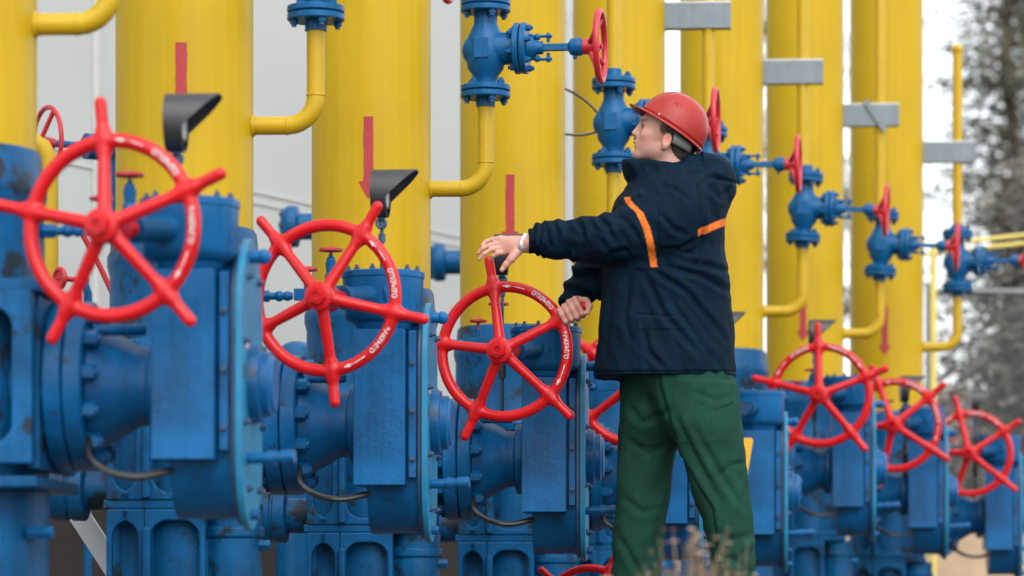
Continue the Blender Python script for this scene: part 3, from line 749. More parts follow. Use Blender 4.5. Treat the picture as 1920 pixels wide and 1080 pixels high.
# --- small instrument valves on the necks
def instr_proto():
    t = empty('instrument_valve', (0, 0, 0))
    m_ = MB(); m_.cyl((-.02, 0, 0), (.10, 0, 0), .011); m_.cyl((.0, 0, 0), (.03, 0, 0), .019, n=6); m_.ball((.06, 0, 0), .016); m_.ball((.085, 0, 0), .015)
    m_.box((.155, 0, .004), (.10, .03, .034)); m_.cyl((.20, 0, 0), (.235, 0, 0), .014, n=6)
    m_.cyl((.145, 0, .02), (.145, 0, .05), .011); m_.cyl((.215, 0, .01), (.215, 0, .045), .013, n=6); m_.ball((.215, 0, .055), .019); m_.cyl((.215, 0, .065), (.215, 0, .10), .014, .017); m_.ball((.215, 0, .105), .014); m_.cyl((.215, 0, .10), (.215, 0, .125), .006)
    m_.build('fitting', M['bluev'], t, bevel=.001)
    for x_, zz, rr in ((.145, .072, .030), (.215, .130, .036)):
        w_ = MB(); w_.lathe((x_, 0, zz), (0, 0, 1), [(0, .010), (.004, rr * .8), (.003, rr), (.010, rr), (.012, rr * .6), (.016, .012)], 20); w_.cyl((x_, 0, zz - .025), (x_, 0, zz), .005)
        w_.build('small_wheel', M['redp'], t)
    return t
ip = instr_proto()
IL = ['small blue needle valve at the left edge seen through the biggest wheel', 'small blue needle valve with red knobs seen through the second wheel', 'small blue needle valve seen left of the third wheel hub',
      'small blue needle valve hidden by the jacket', 'small blue needle valve right of the worker beside the wheelless gear valve', 'small blue needle valve seen through the first wheel right of the worker', 'small blue needle valve seen through the second wheel right of the worker', 'small blue needle valve seen through the farthest wheel']
for i in range(8):
    g_ = ip if i == 0 else copy_tree(ip)
    hh = {0: .915, 1: .915, 2: .89}.get(i, .88) + HC + (DH[i] if i > 2 else 0)
    g_.location = loc2w(ORG[i], .225, 0.0, hh); g_.rotation_euler = (0, 0, RZ); tag(g_, IL[i], 'valve', 'small needle valves on the necks')

# --- things of the back row
def back_cap(px, py, Y, r, label, dome=False):
    p = P(px, py, Y); t = empty('blind_flange', (p.x, p.y, p.z), RZ, label, 'pipe', 'blue blind flanges of the back row')
    m_ = MB()
    if dome: m_.ball((0, 0, 0), r, (0, 0, 1), .8); m_.cyl((0, 0, -p.z + GR), (0, 0, 0), r * .97, n=32); m_.lathe((0, 0, -r * .9), (0, 0, 1), [(0, r * 1.3), (.04, r * 1.3)], 32)
    else:
        m_.ball((0, 0, 0), r, (1, 0, 0), .55); m_.lathe((0, 0, 0), (1, 0, 0), [(0, r * .96), (.03, r * .96), (.04, r * .62), (.12, r * .62), (.13, r * .95), (.18, r * .95), (.19, r * .7), (.5, r * .7)], 32)
        m_.tube([(.45, 0, 0), (.5, 0, -.1), (.5, 0, -p.z + GR)], r * .6, 16)
    m_.build('cap', M['bluev'], t, bevel=.004)
    m_ = None; bolt_objs(t, (-.02 if not dome else 0, 0, 0 if not dome else -r * .9 + .04), (-1, 0, 0) if not dome else (0, 0, 1), r * (.72 if not dome else 1.15), 8, .014, .02)
back_cap(546, 425, 14.2, .095, 'blue blind flange against the white wall above the second red wheel')
back_cap(822, 492, 15.6, .095, 'blue blind flange against the white wall left of the reaching hand')
back_cap(556, 672, 13.0, .088, 'round blue dome low behind the second red wheel', True)

t = empty('back_valve', P(88, 268, 12.2), R(-58), 'thin red wheel on a blue stem beside the left yellow pipe, turned nearly edge-on', 'valve')
m_ = MB(); m_.torus((0, 0, 0), (0, 1, 0), .135, .0095, 48, 10)
for k in range(3): a = R(60 + 120 * k); m_.tube([(0, -.03, 0), (math.cos(a) * .135, 0, math.sin(a) * .135)], .009, 8)
m_.cyl((0, -.06, 0), (0, .03, 0), .030, .02); m_.build('hand_wheel', M['redp'], t)
m_ = MB(); m_.cyl((0, .03, 0), (0, .3, 0), .014); m_.cyl((0, .16, 0), (0, .32, 0), .05); m_.tube([(0, .3, 0), (0, .32, -.5), (0, .32, -1.9 - .1)], .045, 12); m_.build('valve_body', M['bluev'], t)
t = empty('bent_pipe', (0, 0, 0), 0, 'yellow bent pipe coming down beside the left pipe, behind the biggest wheel', 'pipe')
p0, p1 = P(30, 262, 12.0), P(94, 300, 12.0); pts = [P(20, 262, 12), P(62, 264, 12), P(80, 276, 12), P(90, 295, 12), P(93, 320, 12), P(93, 520, 12), P(86, 575, 12), P(50, 620, 12), P(35, 660, 12)] + [Vector((P(35, 320, 12).x, 12, GR - .02))]
t.location = (pts[-1].x, 12, GR); m_ = MB(); m_.tube([p - t.location for p in pts], .033, 16); m_.torus(P(93, 322, 12) - t.location, (0, 0, 1), .033, .003); m_.build('pipe', M['ypipe'], t)
t = empty('red_lever', P(218, 566, 10.6), 0, 'long thin red lever leaning behind the biggest wheel', 'lever')
m_ = MB(); a_ = P(218, 566, 10.6); m_.hose([P(155, 440, 10.6) - a_, P(185, 495, 10.6) - a_, P(218, 566, 10.6) - a_], .0095, 10); m_.cyl((0, 0, 0), (0.0, .02, -.05), .014); m_.tube([(0, .0, -.03), (0, .05, -(a_.z - GR))], .012, 8); m_.build('lever_bar', M['redp'], t)
t = empty('small_red_wheel', P(112, 522, 11.6), R(-50), 'small red wheel tucked low beside the bent yellow pipe', 'valve')
m_ = MB(); m_.torus((0, 0, 0), (0, 1, 0), .033, .010); m_.cyl((0, -.004, 0), (0, .006, 0), .030); m_.cyl((0, 0, 0), (0, .12, 0), .01); m_.cyl((-.035, 0, 0), (.035, 0, 0), .006); m_.build('hand_wheel', M['redp'], t)
m_ = MB(); m_.tube([(0, .10, 0), (0, .12, -.05), (0, .12, -(P(112, 522, 11.6).z - GR))], .016, 10); m_.build('post_pipe', M['bluev'], t)

# low valve near the ground behind the third gear box
p = P(1106, 1152, 11.35); t = empty('low_valve', (p.x, p.y, GR), RZ, 'low red wheel at the bottom edge left of the worker\'s boots', 'valve')
m_ = MB(); m_.cyl((0, .02, p.z - GR), (0, .16, p.z - GR), .02); m_.cyl((0, .16, p.z - GR), (0, .20, p.z - GR), .10); m_.ball((0, .27, p.z - GR), .11); m_.cyl((0, .27, 0), (0, .27, p.z - GR), .09); m_.build('valve_body', M['blue2'], t, bevel=.003)
add_wheel(t, (0, -.02, p.z - GR), 66, .80, letters=False)

# yellow plate sign behind the trousers
p = P(1396, 858, 12.6); t = empty('yellow_plate', (p.x, p.y, p.z), RZ, 'slanted yellow plate just right of the green trousers', 'sign')
m_ = MB(); m_.prism([(-.05, .075), (.028, .078), (.034, .068), (.012, -.065), (.002, -.078), (-.07, -.08)], (0, 0, 0), (1, 0, 0), (0, 0, 1), .004); m_.build('plate', M['sign'], t, bevel=.001)
m_ = MB(); m_.tube([(-.03, .02, .06), (-.03, .02, -(p.z - GR))], .012, 8); m_.build('post', M['steel'], t)

# pale brace, cables, rails
t = empty('diagonal_brace', P(215, 1078, 9.75), 0, 'pale grey diagonal steel brace at the bottom left', 'brace')
a_ = P(215, 1078, 9.75); b_ = P(138, 955, 9.75) - a_; e_ = Vector((P(405, 1370, 9.75).x, 9.75, GR + .02)) - a_
m_ = MB(); dirn = (b_ - e_); L_ = dirn.length; ang = math.atan2(dirn.x, dirn.z)
m_.box(b_.lerp(e_, .5) + Vector((.0, 0, 0)), (.055, .01, L_ + .05), rot=Matrix.Rotation(ang, 3, 'Y')); m_.box(b_.lerp(e_, .5) + Vector((.027, .02, .015)), (.006, .05, L_ + .05), rot=Matrix.Rotation(ang, 3, 'Y'))
m_.build('angle_bar', M['steell'], t)
t = empty('low_yellow_pipe', P(112, 945, 9.9), 0, 'short yellow pipe low between the first two valves', 'pipe')
m_ = MB(); m_.cyl((-.1, 0, 0), (.02, 0, 0), .02); m_.lathe((0.01, 0, 0), (1, 0, 0), [(0, .03), (.02, .03), (.03, .02), (.05, .018)], 6); m_.tube([(-.09, 0, 0), (-.11, .0, -.05), (-.11, 0, -(P(112, 945, 9.9).z - GR))], .02, 12); m_.build('pipe', M['ypipe'], t)
p = P(1050, 165, 12.75)
t = empty('cable', p, 0, 'thin dark cable looping across the gap left of the blue valve beside the worker\'s face', 'cable')
m_ = MB(); pts = [(1030, 160), (1060, 167), (1085, 180), (1108, 198), (1128, 222), (1132, 236), (1115, 248), (1090, 253), (1062, 252), (1030, 250)]
m_.hose([P(a, b, 12.75) - p for a, b in pts], .005, 8); m_.build('loop', M['cable'], t)
t = empty('pipe_rail', P(1750, 1010, 20.5), 0, 'thin yellow pipe rail with a post at the right edge, in front of the fence', 'railing')
a_ = P(1750, 1010, 20.5); m_ = MB(); m_.tube([P(1750, 462, 20.5) - a_, Vector((0, 0, gz(a_.x, 20.5) - a_.z - .05))], .021, 10); m_.build('post', M['yrail'], t)
for k, (y0_, y1_) in enumerate(((461, 427), (476, 443))):
    m_ = MB(); m_.tube([P(1690, y0_, 20.5) - a_, P(1750, y0_ - 2, 20.5) - a_, P(2080, y1_ - 3, 20.3) - a_], .014, 8); m_.build('rail', M['yrail'], t)
m_ = MB(); m_.tube([P(2060, 430, 20.3) - a_, Vector(((2060 - 960) * 20.3 / F, 20.3, gz(3.7, 20.3) - .05)) - a_], .021, 10); m_.build('post', M['yrail'], t)

# pale retaining wall piece beyond the last valve
t = empty('low_wall', (3.0, 21.0, .35), R(4), 'low tan block wall on the bank behind the farthest valve', 'wall')
m_ = MB(); m_.box((.3, 0, .2), (2.6, .25, .50)); m_.build('wall_block', mat('tan_stone', (.42, .31, .21), .9, var=.15, bump=.4), t, bevel=.01)
m_ = MB(); m_.box((.3, -.05, -.15), (2.6, .30, .16)); m_.build('wall_base', M['plinth'], t, bevel=.01)

# dry weeds in front of the worker
def weeds(x, y, zb, n, hgt, spread, label, seed, name='dry_weed'):
    rnd = random.Random(seed); t = empty(name, (x, y, zb), 0, label, 'plant', 'dry weeds by the walkway')
    m_ = MB(); l_ = MB()
    for k in range(n):
        bx, by = rnd.gauss(0, spread * .35), rnd.gauss(0, .05); H = hgt * rnd.uniform(.35, 1.0) ** 1.3; dx = rnd.gauss(0, spread * .9)
        pts = [Vector((bx + dx * (q / 5) ** 1.7 + rnd.gauss(0, .006), by + rnd.gauss(0, .008), H * (q / 5) * (1 - .12 * abs(dx / spread) * (q / 5)))) for q in range(6)]
        m_.tube(pts, [.0022, .002, .0018, .0015, .0012, .0008], 4)
        for q in range(rnd.randint(4, 10)):
            c = pts[rnd.randint(2, 5)] + Vector((rnd.gauss(0, .014), rnd.gauss(0, .01), rnd.gauss(0, .014))); d = Vector((rnd.uniform(-1, 1), rnd.uniform(-1, 1), rnd.uniform(-1, 1))).normalized(); _, u, v = frame(d)
            a, b = rnd.uniform(.006, .018), rnd.uniform(.002, .006); l_.add([c - u * a, c + v * b, c + u * a, c - v * b], [(0, 1, 2, 3)])
    m_.build('stems', M['straw'], t, recalc=False); l_.build('dry_leaves', M['straw'], t, recalc=False)
weeds(.375, 6.6, GR, 150, .56, .08, 'thick dry tan weeds at the bottom in front of the worker\'s rear leg', 3)
weeds(.455, 6.9, GR, 40, .62, .06, 'thin dry weed tuft reaching right past the green trouser leg', 5)
weeds(.345, 6.4, GR, 14, .68, .06, 'tall sparse dry weed stalk in the gap between the trouser legs', 9)
weeds(.25, 6.5, GR, 9, .40, .08, 'short dry weeds low in front of the worker\'s front leg', 12)

# ------------------------------------------------------------------ the worker
YM = 10.50
man = empty('person', (P(1265, 1130, YM).x, YM, 0), 0, 'worker in red hard hat, navy jacket and green trousers with hands on a red wheel', 'person')
MO = np.array(man.location)
def A(px, py, dy=0.0): v = P(px, py, YM + dy); return np.array(v)
def AR(px, py, Y): return np.array(P(px, py, Y))
u_ = YM / F                                       # metres per pixel at the worker
def secz(py, l, r, dy, hd): a, b = A(l, py, dy), A(r, py, dy); return (a[2], (a[0] + b[0]) / 2, YM + dy, (b[0] - a[0]) / 2, hd)
def secx(px, cy, hh, dy, hd): a = A(px, cy, dy); return (a[0], YM + dy, a[2], hd, hh * u_)

NH = AR(948, 464, 10.455)[1] - YM                 # near hand depth offset
# --- body
lo = AR(885, 1250, 10.2); hi = AR(1440, 165, 10.85)
B = SDF((lo[0], 10.20, 0.0), (hi[0], 10.84, hi[2]), 0.0035)
hc = lambda px, py, dy=0.0: A(px, py, dy)
# head and neck
B.cone(hc(1262, 350), hc(1248, 285), .062, .055, k=.01)
B.ell(hc(1262, 234), (.098, .076, .094), k=.01, tilt=R(-20))
B.ell(hc(1232, 250), (.054, .062, .078), k=.02, tilt=R(-18))
for s in (-1, 1):
    B.cone(hc(1240, 283, s * .042), hc(1200, 291, s * .012), .020, .015, k=.022)
    B.cone(hc(1211, 223, s * .030), hc(1207, 224, s * .012), .012, .010, k=.014)
    B.ell(hc(1214, 254, s * .034), (.022, .020, .018), k=.018)
B.ell(hc(1218, 276), (.046, .046, .034), k=.02)
B.ell(hc(1203, 269), (.018, .024, .016), k=.012)
B.cone(hc(1206, 228), hc(1190, 249), .0075, .0085, k=.008)
B.cone(hc(1210, 236), hc(1201, 252), .012, .012, k=.010); B.ell(hc(1200, 261), (.013, .022, .012), k=.010)
B.ell(hc(1190.5, 250.5), (.0095, .009, .008), k=.006)
for s in (-1, 1):
    B.ell(hc(1197, 254, s * .011), (.009, .006, .0065), k=.006)
    B.ell(hc(1200, 234, s * .030), (.013, .013, .009), k=.010, sub=True)
    B.ell(hc(1209.5, 235, s * .029), (.0125, .0125, .0125), k=.003)
B.ell(hc(1191.5, 267), (.008, .020, .0045), k=.005, tilt=R(-10)); B.ell(hc(1193, 274.5), (.0075, .018, .0050), k=.005)
B.cone(hc(1189, 270.6, -.02), hc(1189, 270.6, .02), .0022, k=.003, sub=True)
B.ell(hc(1196, 291), (.016, .018, .014), k=.014)
for s in (-1, 1):   # ears
    B.ell(hc(1250, 265, s * .075), (.0165, .012, .029), k=.006, tilt=R(-20))
    B.ell(hc(1251, 262, s * .088), (.0085, .008, .017), k=.004, tilt=R(-20), sub=True)
    B.ell(hc(1245, 276, s * .072), (.008, .007, .009), k=.005)
# trunk and legs under the clothes
B.stack(2, [secz(335, 1215, 1310, .02, .12), secz(365, 1185, 1330, .02, .17), secz(450, 1165, 1325, .02, .17), secz(600, 1175, 1330, 0, .14), secz(690, 1205, 1345, 0, .12), secz(735, 1225, 1340, 0, .09)], k=.02)
B.cone(hc(1235, 750, .09), hc(1205, 960, .09), .065, .055, k=.02); B.cone(hc(1205, 960, .09), hc(1188, 1195, .10), .052, .035, k=.01)
B.cone(hc(1300, 750, -.09), hc(1350, 970, -.10), .075, .055, k=.02); B.cone(hc(1350, 970, -.10), hc(1380, 1195, -.10), .052, .035, k=.01)
# near arm
ny = lambda px: np.interp(px, [975, 1150, 1300], [-.045, -.13, -.16])
B.cone(hc(1290, 395, -.15), hc(1140, 446, -.13), .05, .042, k=.02); B.cone(hc(1140, 446, -.13), hc(988, 457, -.048), .040, .027, k=.01)
B.cone(hc(988, 457, -.045), hc(966, 460, -.043), .0270, .0285, k=.01, sy=.75)
# near hand: palm towards the camera, fingers spread left, thumb down
hy = -.043
for (kx, ky, r_) in ((938, 447, .0105), (937, 455, .0115), (938, 464, .0115), (942, 473, .011)):
    B.cone(hc(968, 459 + (ky - 460) * .45, hy), hc(kx, ky, hy), .0165, r_, k=.010, sy=.8)
FG = [((938, 447, hy), (922, 449, hy + .004), (911, 453, hy + .0), (904, 459, hy - .006), .0076),
      ((937, 455, hy), (919, 459, hy - .010), (905, 466, hy - .014), (896, 475, hy - .010), .0080),
      ((938, 464, hy), (921, 468, hy - .018), (908, 476, hy - .024), (899, 486, hy - .020), .0080),
      ((942, 473, hy), (932, 475, hy - .018), (925, 480, hy - .016), (920, 488, hy - .004), .0078)]
for *pt, r_ in FG:
    for q in range(3): B.cone(hc(*pt[q]), hc(*pt[q + 1]), r_ * (1.08 - .09 * q), r_ * (1.0 - .10 * q), k=.0035)
for a, b, ra, rb in (((968, 474), (958, 486), .016, .013), ((958, 486), (949, 496), .0125, .0105), ((949, 496), (941, 506), .0105, .0085)): B.cone(hc(*a, hy - .010), hc(*b, hy - .018), ra, rb, k=.008)
# far arm and fist on the grip of the third wheel
wc, wr_ = WHEELPOS[2]; ga = R(28.0)
rr_ = Vector((math.cos(TH + R(12)), -math.sin(TH + R(12)), 0))
def grip(t): return wc + (rr_ * math.cos(ga) + Vector((0, 0, 1)) * math.sin(ga)) * (wr_ * t)
g_end = grip(1.44); gd = (grip(1.44) - grip(1.1)).normalized(); gu = Vector((-gd.z, 0, gd.x)).normalized(); gf = Vector((0, -1, 0))
if gu.z < 0: gu = -gu
def G(t, up, fr): return np.array(g_end + gd * t + gu * up + gf * fr)
for k in range(4):
    t_ = -.020 - .0205 * k; e = 1 - .06 * k if k != 1 else 1.02
    c_ = [G(t_ + .004, .030 * e, -.018), G(t_, .034 * e, .010), G(t_ - .002, .010, .0285), G(t_ - .002, -.019 * e, .023), G(t_, -.027 * e, .000)]
    rad = (.0108, .0112, .0108, .0098)[k]
    for q in range(4): B.cone(c_[q], c_[q + 1], rad * (1.05 - .05 * q), rad * (1.0 - .05 * q), k=.0030)
B.cone(G(-.016, .022, -.030), G(-.075, .016, -.028), .020, .018, k=.015); B.cone(G(-.020, -.004, -.028), G(-.07, -.006, -.028), .019, .017, k=.015)
B.cone(G(-.012, .030, -.028), G(.012, .012, -.010), .015, .0125, k=.008); B.cone(G(.012, .012, -.010), G(.012, -.010, .010), .0125, .0115, k=.006); B.cone(G(.012, -.010, .010), G(-.004, -.026, .020), .0115, .0090, k=.006)
wrist = G(-.02, .045, -.060)
B.cone(G(-.035, .022, -.035), wrist, .024, .027, k=.012); elb = hc(1115, 512, .13); B.cone(wrist, elb, .029, .042, k=.01); B.cone(elb, hc(1215, 400, .19), .042, .05, k=.02)
bp_, bq_ = B.mesh()
def skincol(co):
    c = np.tile(np.array([.44, .235, .190]), (len(co), 1))
    def near(p, r, pw=2): return np.exp(-(((co - p) ** 2).sum(1) / r ** 2))[:, None]
    def mixc(w, col): nonlocal c; c = c * (1 - w) + np.array(col) * w
    for s in (-1, 1):
        mixc(.75 * near(hc(1250, 262, s * .078), .020), (.55, .17, .13))
        mixc(.5 * near(hc(1212, 258, s * .045), .022), (.62, .24, .19))
        d = (co - hc(1208, 225, s * .034)); e = np.exp(-((d[:, 0] / .017) ** 2 + (d[:, 1] / .020) ** 2 + (d[:, 2] / .0036) ** 2))[:, None]; mixc(np.clip(1.3 * e, 0, .85), (.06, .035, .025))
        mixc(np.clip(1.8 * near(hc(1204.5, 234.5, s * .034), .0075), 0, .92), (.03, .025, .025)); mixc(.5 * near(hc(1209, 229, s * .036), .012), (.25, .13, .11)); mixc(.6 * near(hc(1196, 257, s * .012), .004), (.12, .03, .03))  # dark eyes; eye-socket shade and nostril hollow put into the skin colour
    for s in (-1, 1):
        d = co - hc(1245, 240, s * .070); e = np.exp(-((d[:, 0] / .0135) ** 2 + (d[:, 1] / .03) ** 2 + (d[:, 2] / .021) ** 2) ** 2)[:, None]; mixc(np.clip(1.2 * e, 0, .93), (.015, .010, .009))
    mixc(.9 * np.clip(1.4 * near(hc(1187, 271), .0095), 0, 1), (.42, .12, .11))
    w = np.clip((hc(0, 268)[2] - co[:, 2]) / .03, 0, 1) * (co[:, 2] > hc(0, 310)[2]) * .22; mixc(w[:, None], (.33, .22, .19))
    n_ = fbm(co, (60, 60, 60), 5, 3)[:, None]; c = c * (1 + .10 * n_)
    hand = (co[:, 2] < hc(0, 400)[2]); mixc((hand * .35)[:, None], (.60, .25, .20))
    return np.clip(c, 0, 1)
body = sdf_obj('body', bp_ - MO, bq_, M['skin'], man, colf=lambda co: skincol(co + MO))

# --- jacket
J = SDF((AR(985, 0, 10.2)[0], 10.12, hc(0, 725)[2]), (AR(1400, 0, 10.2)[0], 10.92, hc(0, 270)[2]), 0.004)
J.stack(2, [secz(318, 1215, 1318, .02, .12), secz(335, 1195, 1352, .02, .17), secz(352, 1172, 1366, .02, .21), secz(380, 1152, 1366, .02, .24), secz(420, 1140, 1358, .02, .235), secz(470, 1134, 1357, .02, .22), secz(520, 1130, 1366, .01, .205),
            secz(570, 1127, 1371, .01, .20), secz(620, 1122, 1376, .01, .20), secz(660, 1118, 1379, .01, .20), secz(700, 1114, 1380, .01, .20), secz(709, 1116, 1378, .01, .195)], k=.015, pw=2.4)
J.ell(hc(1338, 338, .01), (.078, .13, .072), k=.015, tilt=R(-48))       # hood lying on the back
J.cone(hc(1360, 360, .01), hc(1352, 398, .01), .030, .010, k=.02, sy=4.0)
J.cone(hc(1296, 303, .01), hc(1332, 330, .01), .034, .05, k=.03, sy=2.2)
J.cone(hc(1210, 318, .01), hc(1240, 350, .01), .075, .095, k=.02, sy=1.1)   # collar
J.cone(hc(1178, 307, .01), hc(1206, 332, .01), .020, .03, k=.015, sy=3.0)
J.cone(hc(1235, 310, .01), hc(1290, 318, .01), .062, .060, k=.02, sy=1.3)
J.cut(hc(1163, 299), (.12, 0, 1), hc(1100, 345, -.4), hc(1300, 260, .4)) # top of the collar
J.cut(hc(1240, 288), (-.02, 0, 1), hc(1236, 320, -.4), hc(1290, 260, .4))
J.cone(hc(1282, 302, .01), hc(1335, 322, .01), .030, .045, k=.03, sy=2.4)
J.cone(hc(1222, 270, 0), hc(1235, 312, 0), .064, .062, k=.006, sub=True)
J.cone(hc(1245, 285, 0), hc(1270, 300, 0), .070, .062, k=.006, sub=True)
J.stack(0, [secx(1325, 395, 50, -.13, .08), secx(1300, 402, 66, -.145, .095), secx(1260, 418, 66, -.155, .10), secx(1225, 429, 62, -.15, .095), secx(1180, 439, 57, -.14, .088), secx(1150, 446, 48, -.13, .08),
            secx(1120, 449, 45, -.115, .075), secx(1088, 449, 42, -.10, .070), secx(1060, 451, 38, -.085, .064), secx(1035, 450, 36, -.075, .060), secx(1012, 449, 31, -.062, .052), secx(1000, 450, 26, -.055, .045), secx(993, 451, 22, -.052, .038)], k=.014, pw=2.1)
el = hc(1114, 520, .11); J.cone(hc(1215, 405, .17), el, .088, .075, k=.03); J.cone(el, np.array(wrist) * .75 + el * .25, .073, .050, k=.02)
J.cone(np.array(wrist) * .80 + el * .20, np.array(wrist), .046, .040, k=.008); J.cone(np.array(wrist), G(-.028, .028, -.045), .033, .031, k=.004, sub=True)
J.cone(hc(996, 451, -.05), hc(985, 452, -.048), .031, k=.004, sub=True)
J.cone(hc(1245, 740, .01), hc(1245, 700, .01), .14, k=.006, sub=True, sy=1.3)
jp, jq = J.mesh()
def foldset(px, py, lines, mask):
    d = np.zeros(len(px))
    for dep, wd, *pts in lines:
        best = np.full(len(px), 1e9); sgn = np.zeros(len(px)); tt = np.zeros(len(px)); n = len(pts) - 1
        for k in range(n):
            (x0, y0), (x1, y1) = pts[k], pts[k + 1]; dx, dy = x1 - x0, y1 - y0; L2 = dx * dx + dy * dy
            t = np.clip(((px - x0) * dx + (py - y0) * dy) / L2, 0, 1); q = np.hypot(px - x0 - t * dx, py - y0 - t * dy); c = ((px - x0) * dy - (py - y0) * dx) / math.sqrt(L2)
            m = q < best; best = np.where(m, q, best); sgn = np.where(m, c, sgn); tt = np.where(m, (k + t) / n, tt)
        env = np.clip(np.sin(np.pi * np.clip(tt * .92 + .04, 0, 1)) * 1.4, 0, 1)
        d += env * dep * (-np.exp(-(best / wd) ** 2) + .75 * np.exp(-((best - 2.1 * wd) / (1.3 * wd)) ** 2))
    return d * mask * .72
JF = [(.010, 5, (1222, 506), (1290, 548), (1362, 640)), (.009, 5, (1250, 500), (1315, 517), (1368, 548)), (.008, 5, (1282, 492), (1330, 498), (1366, 512)), (.009, 6, (1208, 512), (1245, 590), (1330, 684)),
      (.008, 6, (1180, 512), (1172, 590), (1182, 650)), (.007, 6, (1255, 560), (1310, 640), (1350, 690)), (.006, 5, (1150, 520), (1142, 600), (1135, 680)), (.007, 5, (1205, 600), (1215, 660), (1250, 695)),
      (.008, 4, (1236, 470), (1280, 462), (1312, 444)), (.006, 4, (1225, 345), (1262, 352), (1298, 380)), (.006, 5, (1330, 350), (1352, 372), (1366, 352)), (.007, 4, (1318, 345), (1330, 330), (1362, 338))]
AF = [(.008, 4, (1036, 416), (1046, 436), (1042, 462)), (.008, 5, (1078, 410), (1092, 432), (1088, 460)), (.009, 5, (1116, 402), (1138, 424), (1150, 452)), (.006, 5, (1060, 486), (1072, 470), (1064, 455)),
      (.007, 5, (1130, 492), (1150, 474), (1180, 468)), (.006, 5, (1150, 400), (1180, 420), (1196, 450)), (.006, 5, (1238, 400), (1262, 430), (1290, 440)), (.005, 4, (1240, 480), (1270, 470), (1300, 476))]
def jdisp(co, nr):
    c = co + MO; x, y, z = c.T
    px = 960 + x / y * F; py = HORIZ - (z - HC) / y * F
    arm = ((px < 1235) & (py < 505) & (y < 10.46)).astype(float)
    # sleeve: folds running round the arm
    q = np.c_[x * 1.0 + .35 * z, y * .25, z * .55 - .1 * x]
    a1 = 1 - np.abs(fbm(q, (26, 26, 26), 3, 2)) * 2.2
    f_arm = .0075 * (a1 - .55) + .004 * fbm(c, (24, 24, 24), 8, 2)
    # torso: long folds falling from the armpit to the back and hem
    tdir = (px - 1200) / 180.; q2 = np.c_[x * .95 + z * .45, y * .5, z * .22 - x * .1]
    t1 = 1 - np.abs(fbm(q2, (17, 17, 17), 11, 3)) * 2.0
    f_t = .0080 * (t1 - .55) + .005 * fbm(c, (9, 9, 9), 21, 3)
    d = arm * f_arm * .8 + (1 - arm) * f_t * .55
    d += foldset(px, py, JF, ((y < 10.5) & (arm < .5)).astype(float)) + foldset(px, py, AF, (y < 10.46).astype(float))
    fa = (px < 1122) & (py > 500) & (py < 580) & (y > 10.42); d += fa * .007 * np.sin((py - px * .3) * .16 + 3 * fbm(c, (9, 9, 9), 6, 2))
    # horizontal hem and stitching, pocket flap
    def groove(v, wd, dp): return -dp * np.exp(-(v / wd) ** 2)
    near = (y < 10.52)
    d += near * groove(py - 697, 1.6, .0035)
    inx = (px > 1195) & (px < 1285); d += near * inx * groove(py - 592 - (px - 1240) * .06, 1.8, .005) + near * inx * (py > 592) * (py < 618) * .003
    arc = px - (1308 + 8 * np.sin((py - 340) / 60.)); d += near * (py > 345) * (py < 490) * groove(arc, 2.5, .006)   # armhole seam
    d += near * groove(py - (318 + (px - 1290) * .28), 3.0, .007) * (px > 1285) * (px < 1385)
    d += near * groove(py - (338 - (px - 1215) * .22), 3.0, .006) * (px > 1205) * (px < 1310)
    cuff = (px < 1030) * (py < 500); d += cuff * .004 * np.sin(px * .42 + 5 * fbm(c, (14, 14, 14), 77, 2)) * (px < 1024)
    return d
def jcol(co):
    c = co + MO; x, y, z = c.T; px = 960 + x / y * F; py = HORIZ - (z - HC) / y * F
    col = np.tile(np.array([.0018, .0100, .0215]), (len(c), 1)) * (1 + .25 * fbm(c, (12, 12, 12), 2, 3)[:, None])
    cx = np.interp(py, [374, 381, 400, 427, 453, 492, 505], [1176, 1181, 1200, 1212, 1219, 1225, 1227])
    m1 = np.clip((7.2 - np.abs(px - cx)) / 1.2, 0, 1) * (y < 10.42) * (py > 368) * (py < 500)
    sl = 437 - (px - 1308) * .42; m2 = np.clip((7.5 - np.abs(py - sl)) / 1.2, 0, 1) * np.clip((px - 1307) / 1.5, 0, 1) * (px < 1372) * (y < 10.6)
    m = np.clip(m1 + m2, 0, 1)[:, None]
    return np.clip(col * (1 - m) + np.array([.62, .15, .025]) * m, 0, 1)
jk = sdf_obj('jacket', jp - MO, jq, M['jacket'], man, disp=jdisp, colf=jcol)

# --- trousers
T = SDF((AR(1135, 0, 10.5)[0], 10.22, hc(0, 1232)[2]), (AR(1435, 0, 10.5)[0], 10.80, hc(0, 680)[2]), 0.0042)
T.stack(2, [secz(688, 1172, 1372, 0, .17), secz(715, 1186, 1380, -.01, .165), secz(750, 1208, 1383, -.02, .16), secz(790, 1236, 1385, -.03, .155), secz(825, 1262, 1388, -.05, .13)], k=.04)
T.stack(2, [secz(690, 1166, 1300, .03, .14), secz(720, 1164, 1292, .04, .135), secz(800, 1160, 1281, .065, .115), secz(840, 1158, 1272, .09, .10), secz(900, 1155, 1259, .09, .095), secz(960, 1152, 1251, .09, .09), secz(1000, 1150, 1247, .09, .09), secz(1080, 1147, 1240, .09, .088), secz(1180, 1148, 1234, .09, .085), secz(1226, 1146, 1236, .09, .088)], k=.02)
T.stack(2, [secz(720, 1235, 1382, -.08, .10), secz(800, 1250, 1388, -.085, .108), secz(840, 1272, 1394, -.09, .10), secz(900, 1291, 1402, -.095, .095), secz(960, 1309, 1409, -.10, .09), secz(1000, 1321, 1413, -.10, .088), secz(1040, 1330, 1418, -.10, .088), secz(1080, 1336, 1414, -.10, .088), secz(1180, 1345, 1418, -.10, .085), secz(1226, 1342, 1424, -.10, .09)], k=.02)
tp, tq = T.mesh()
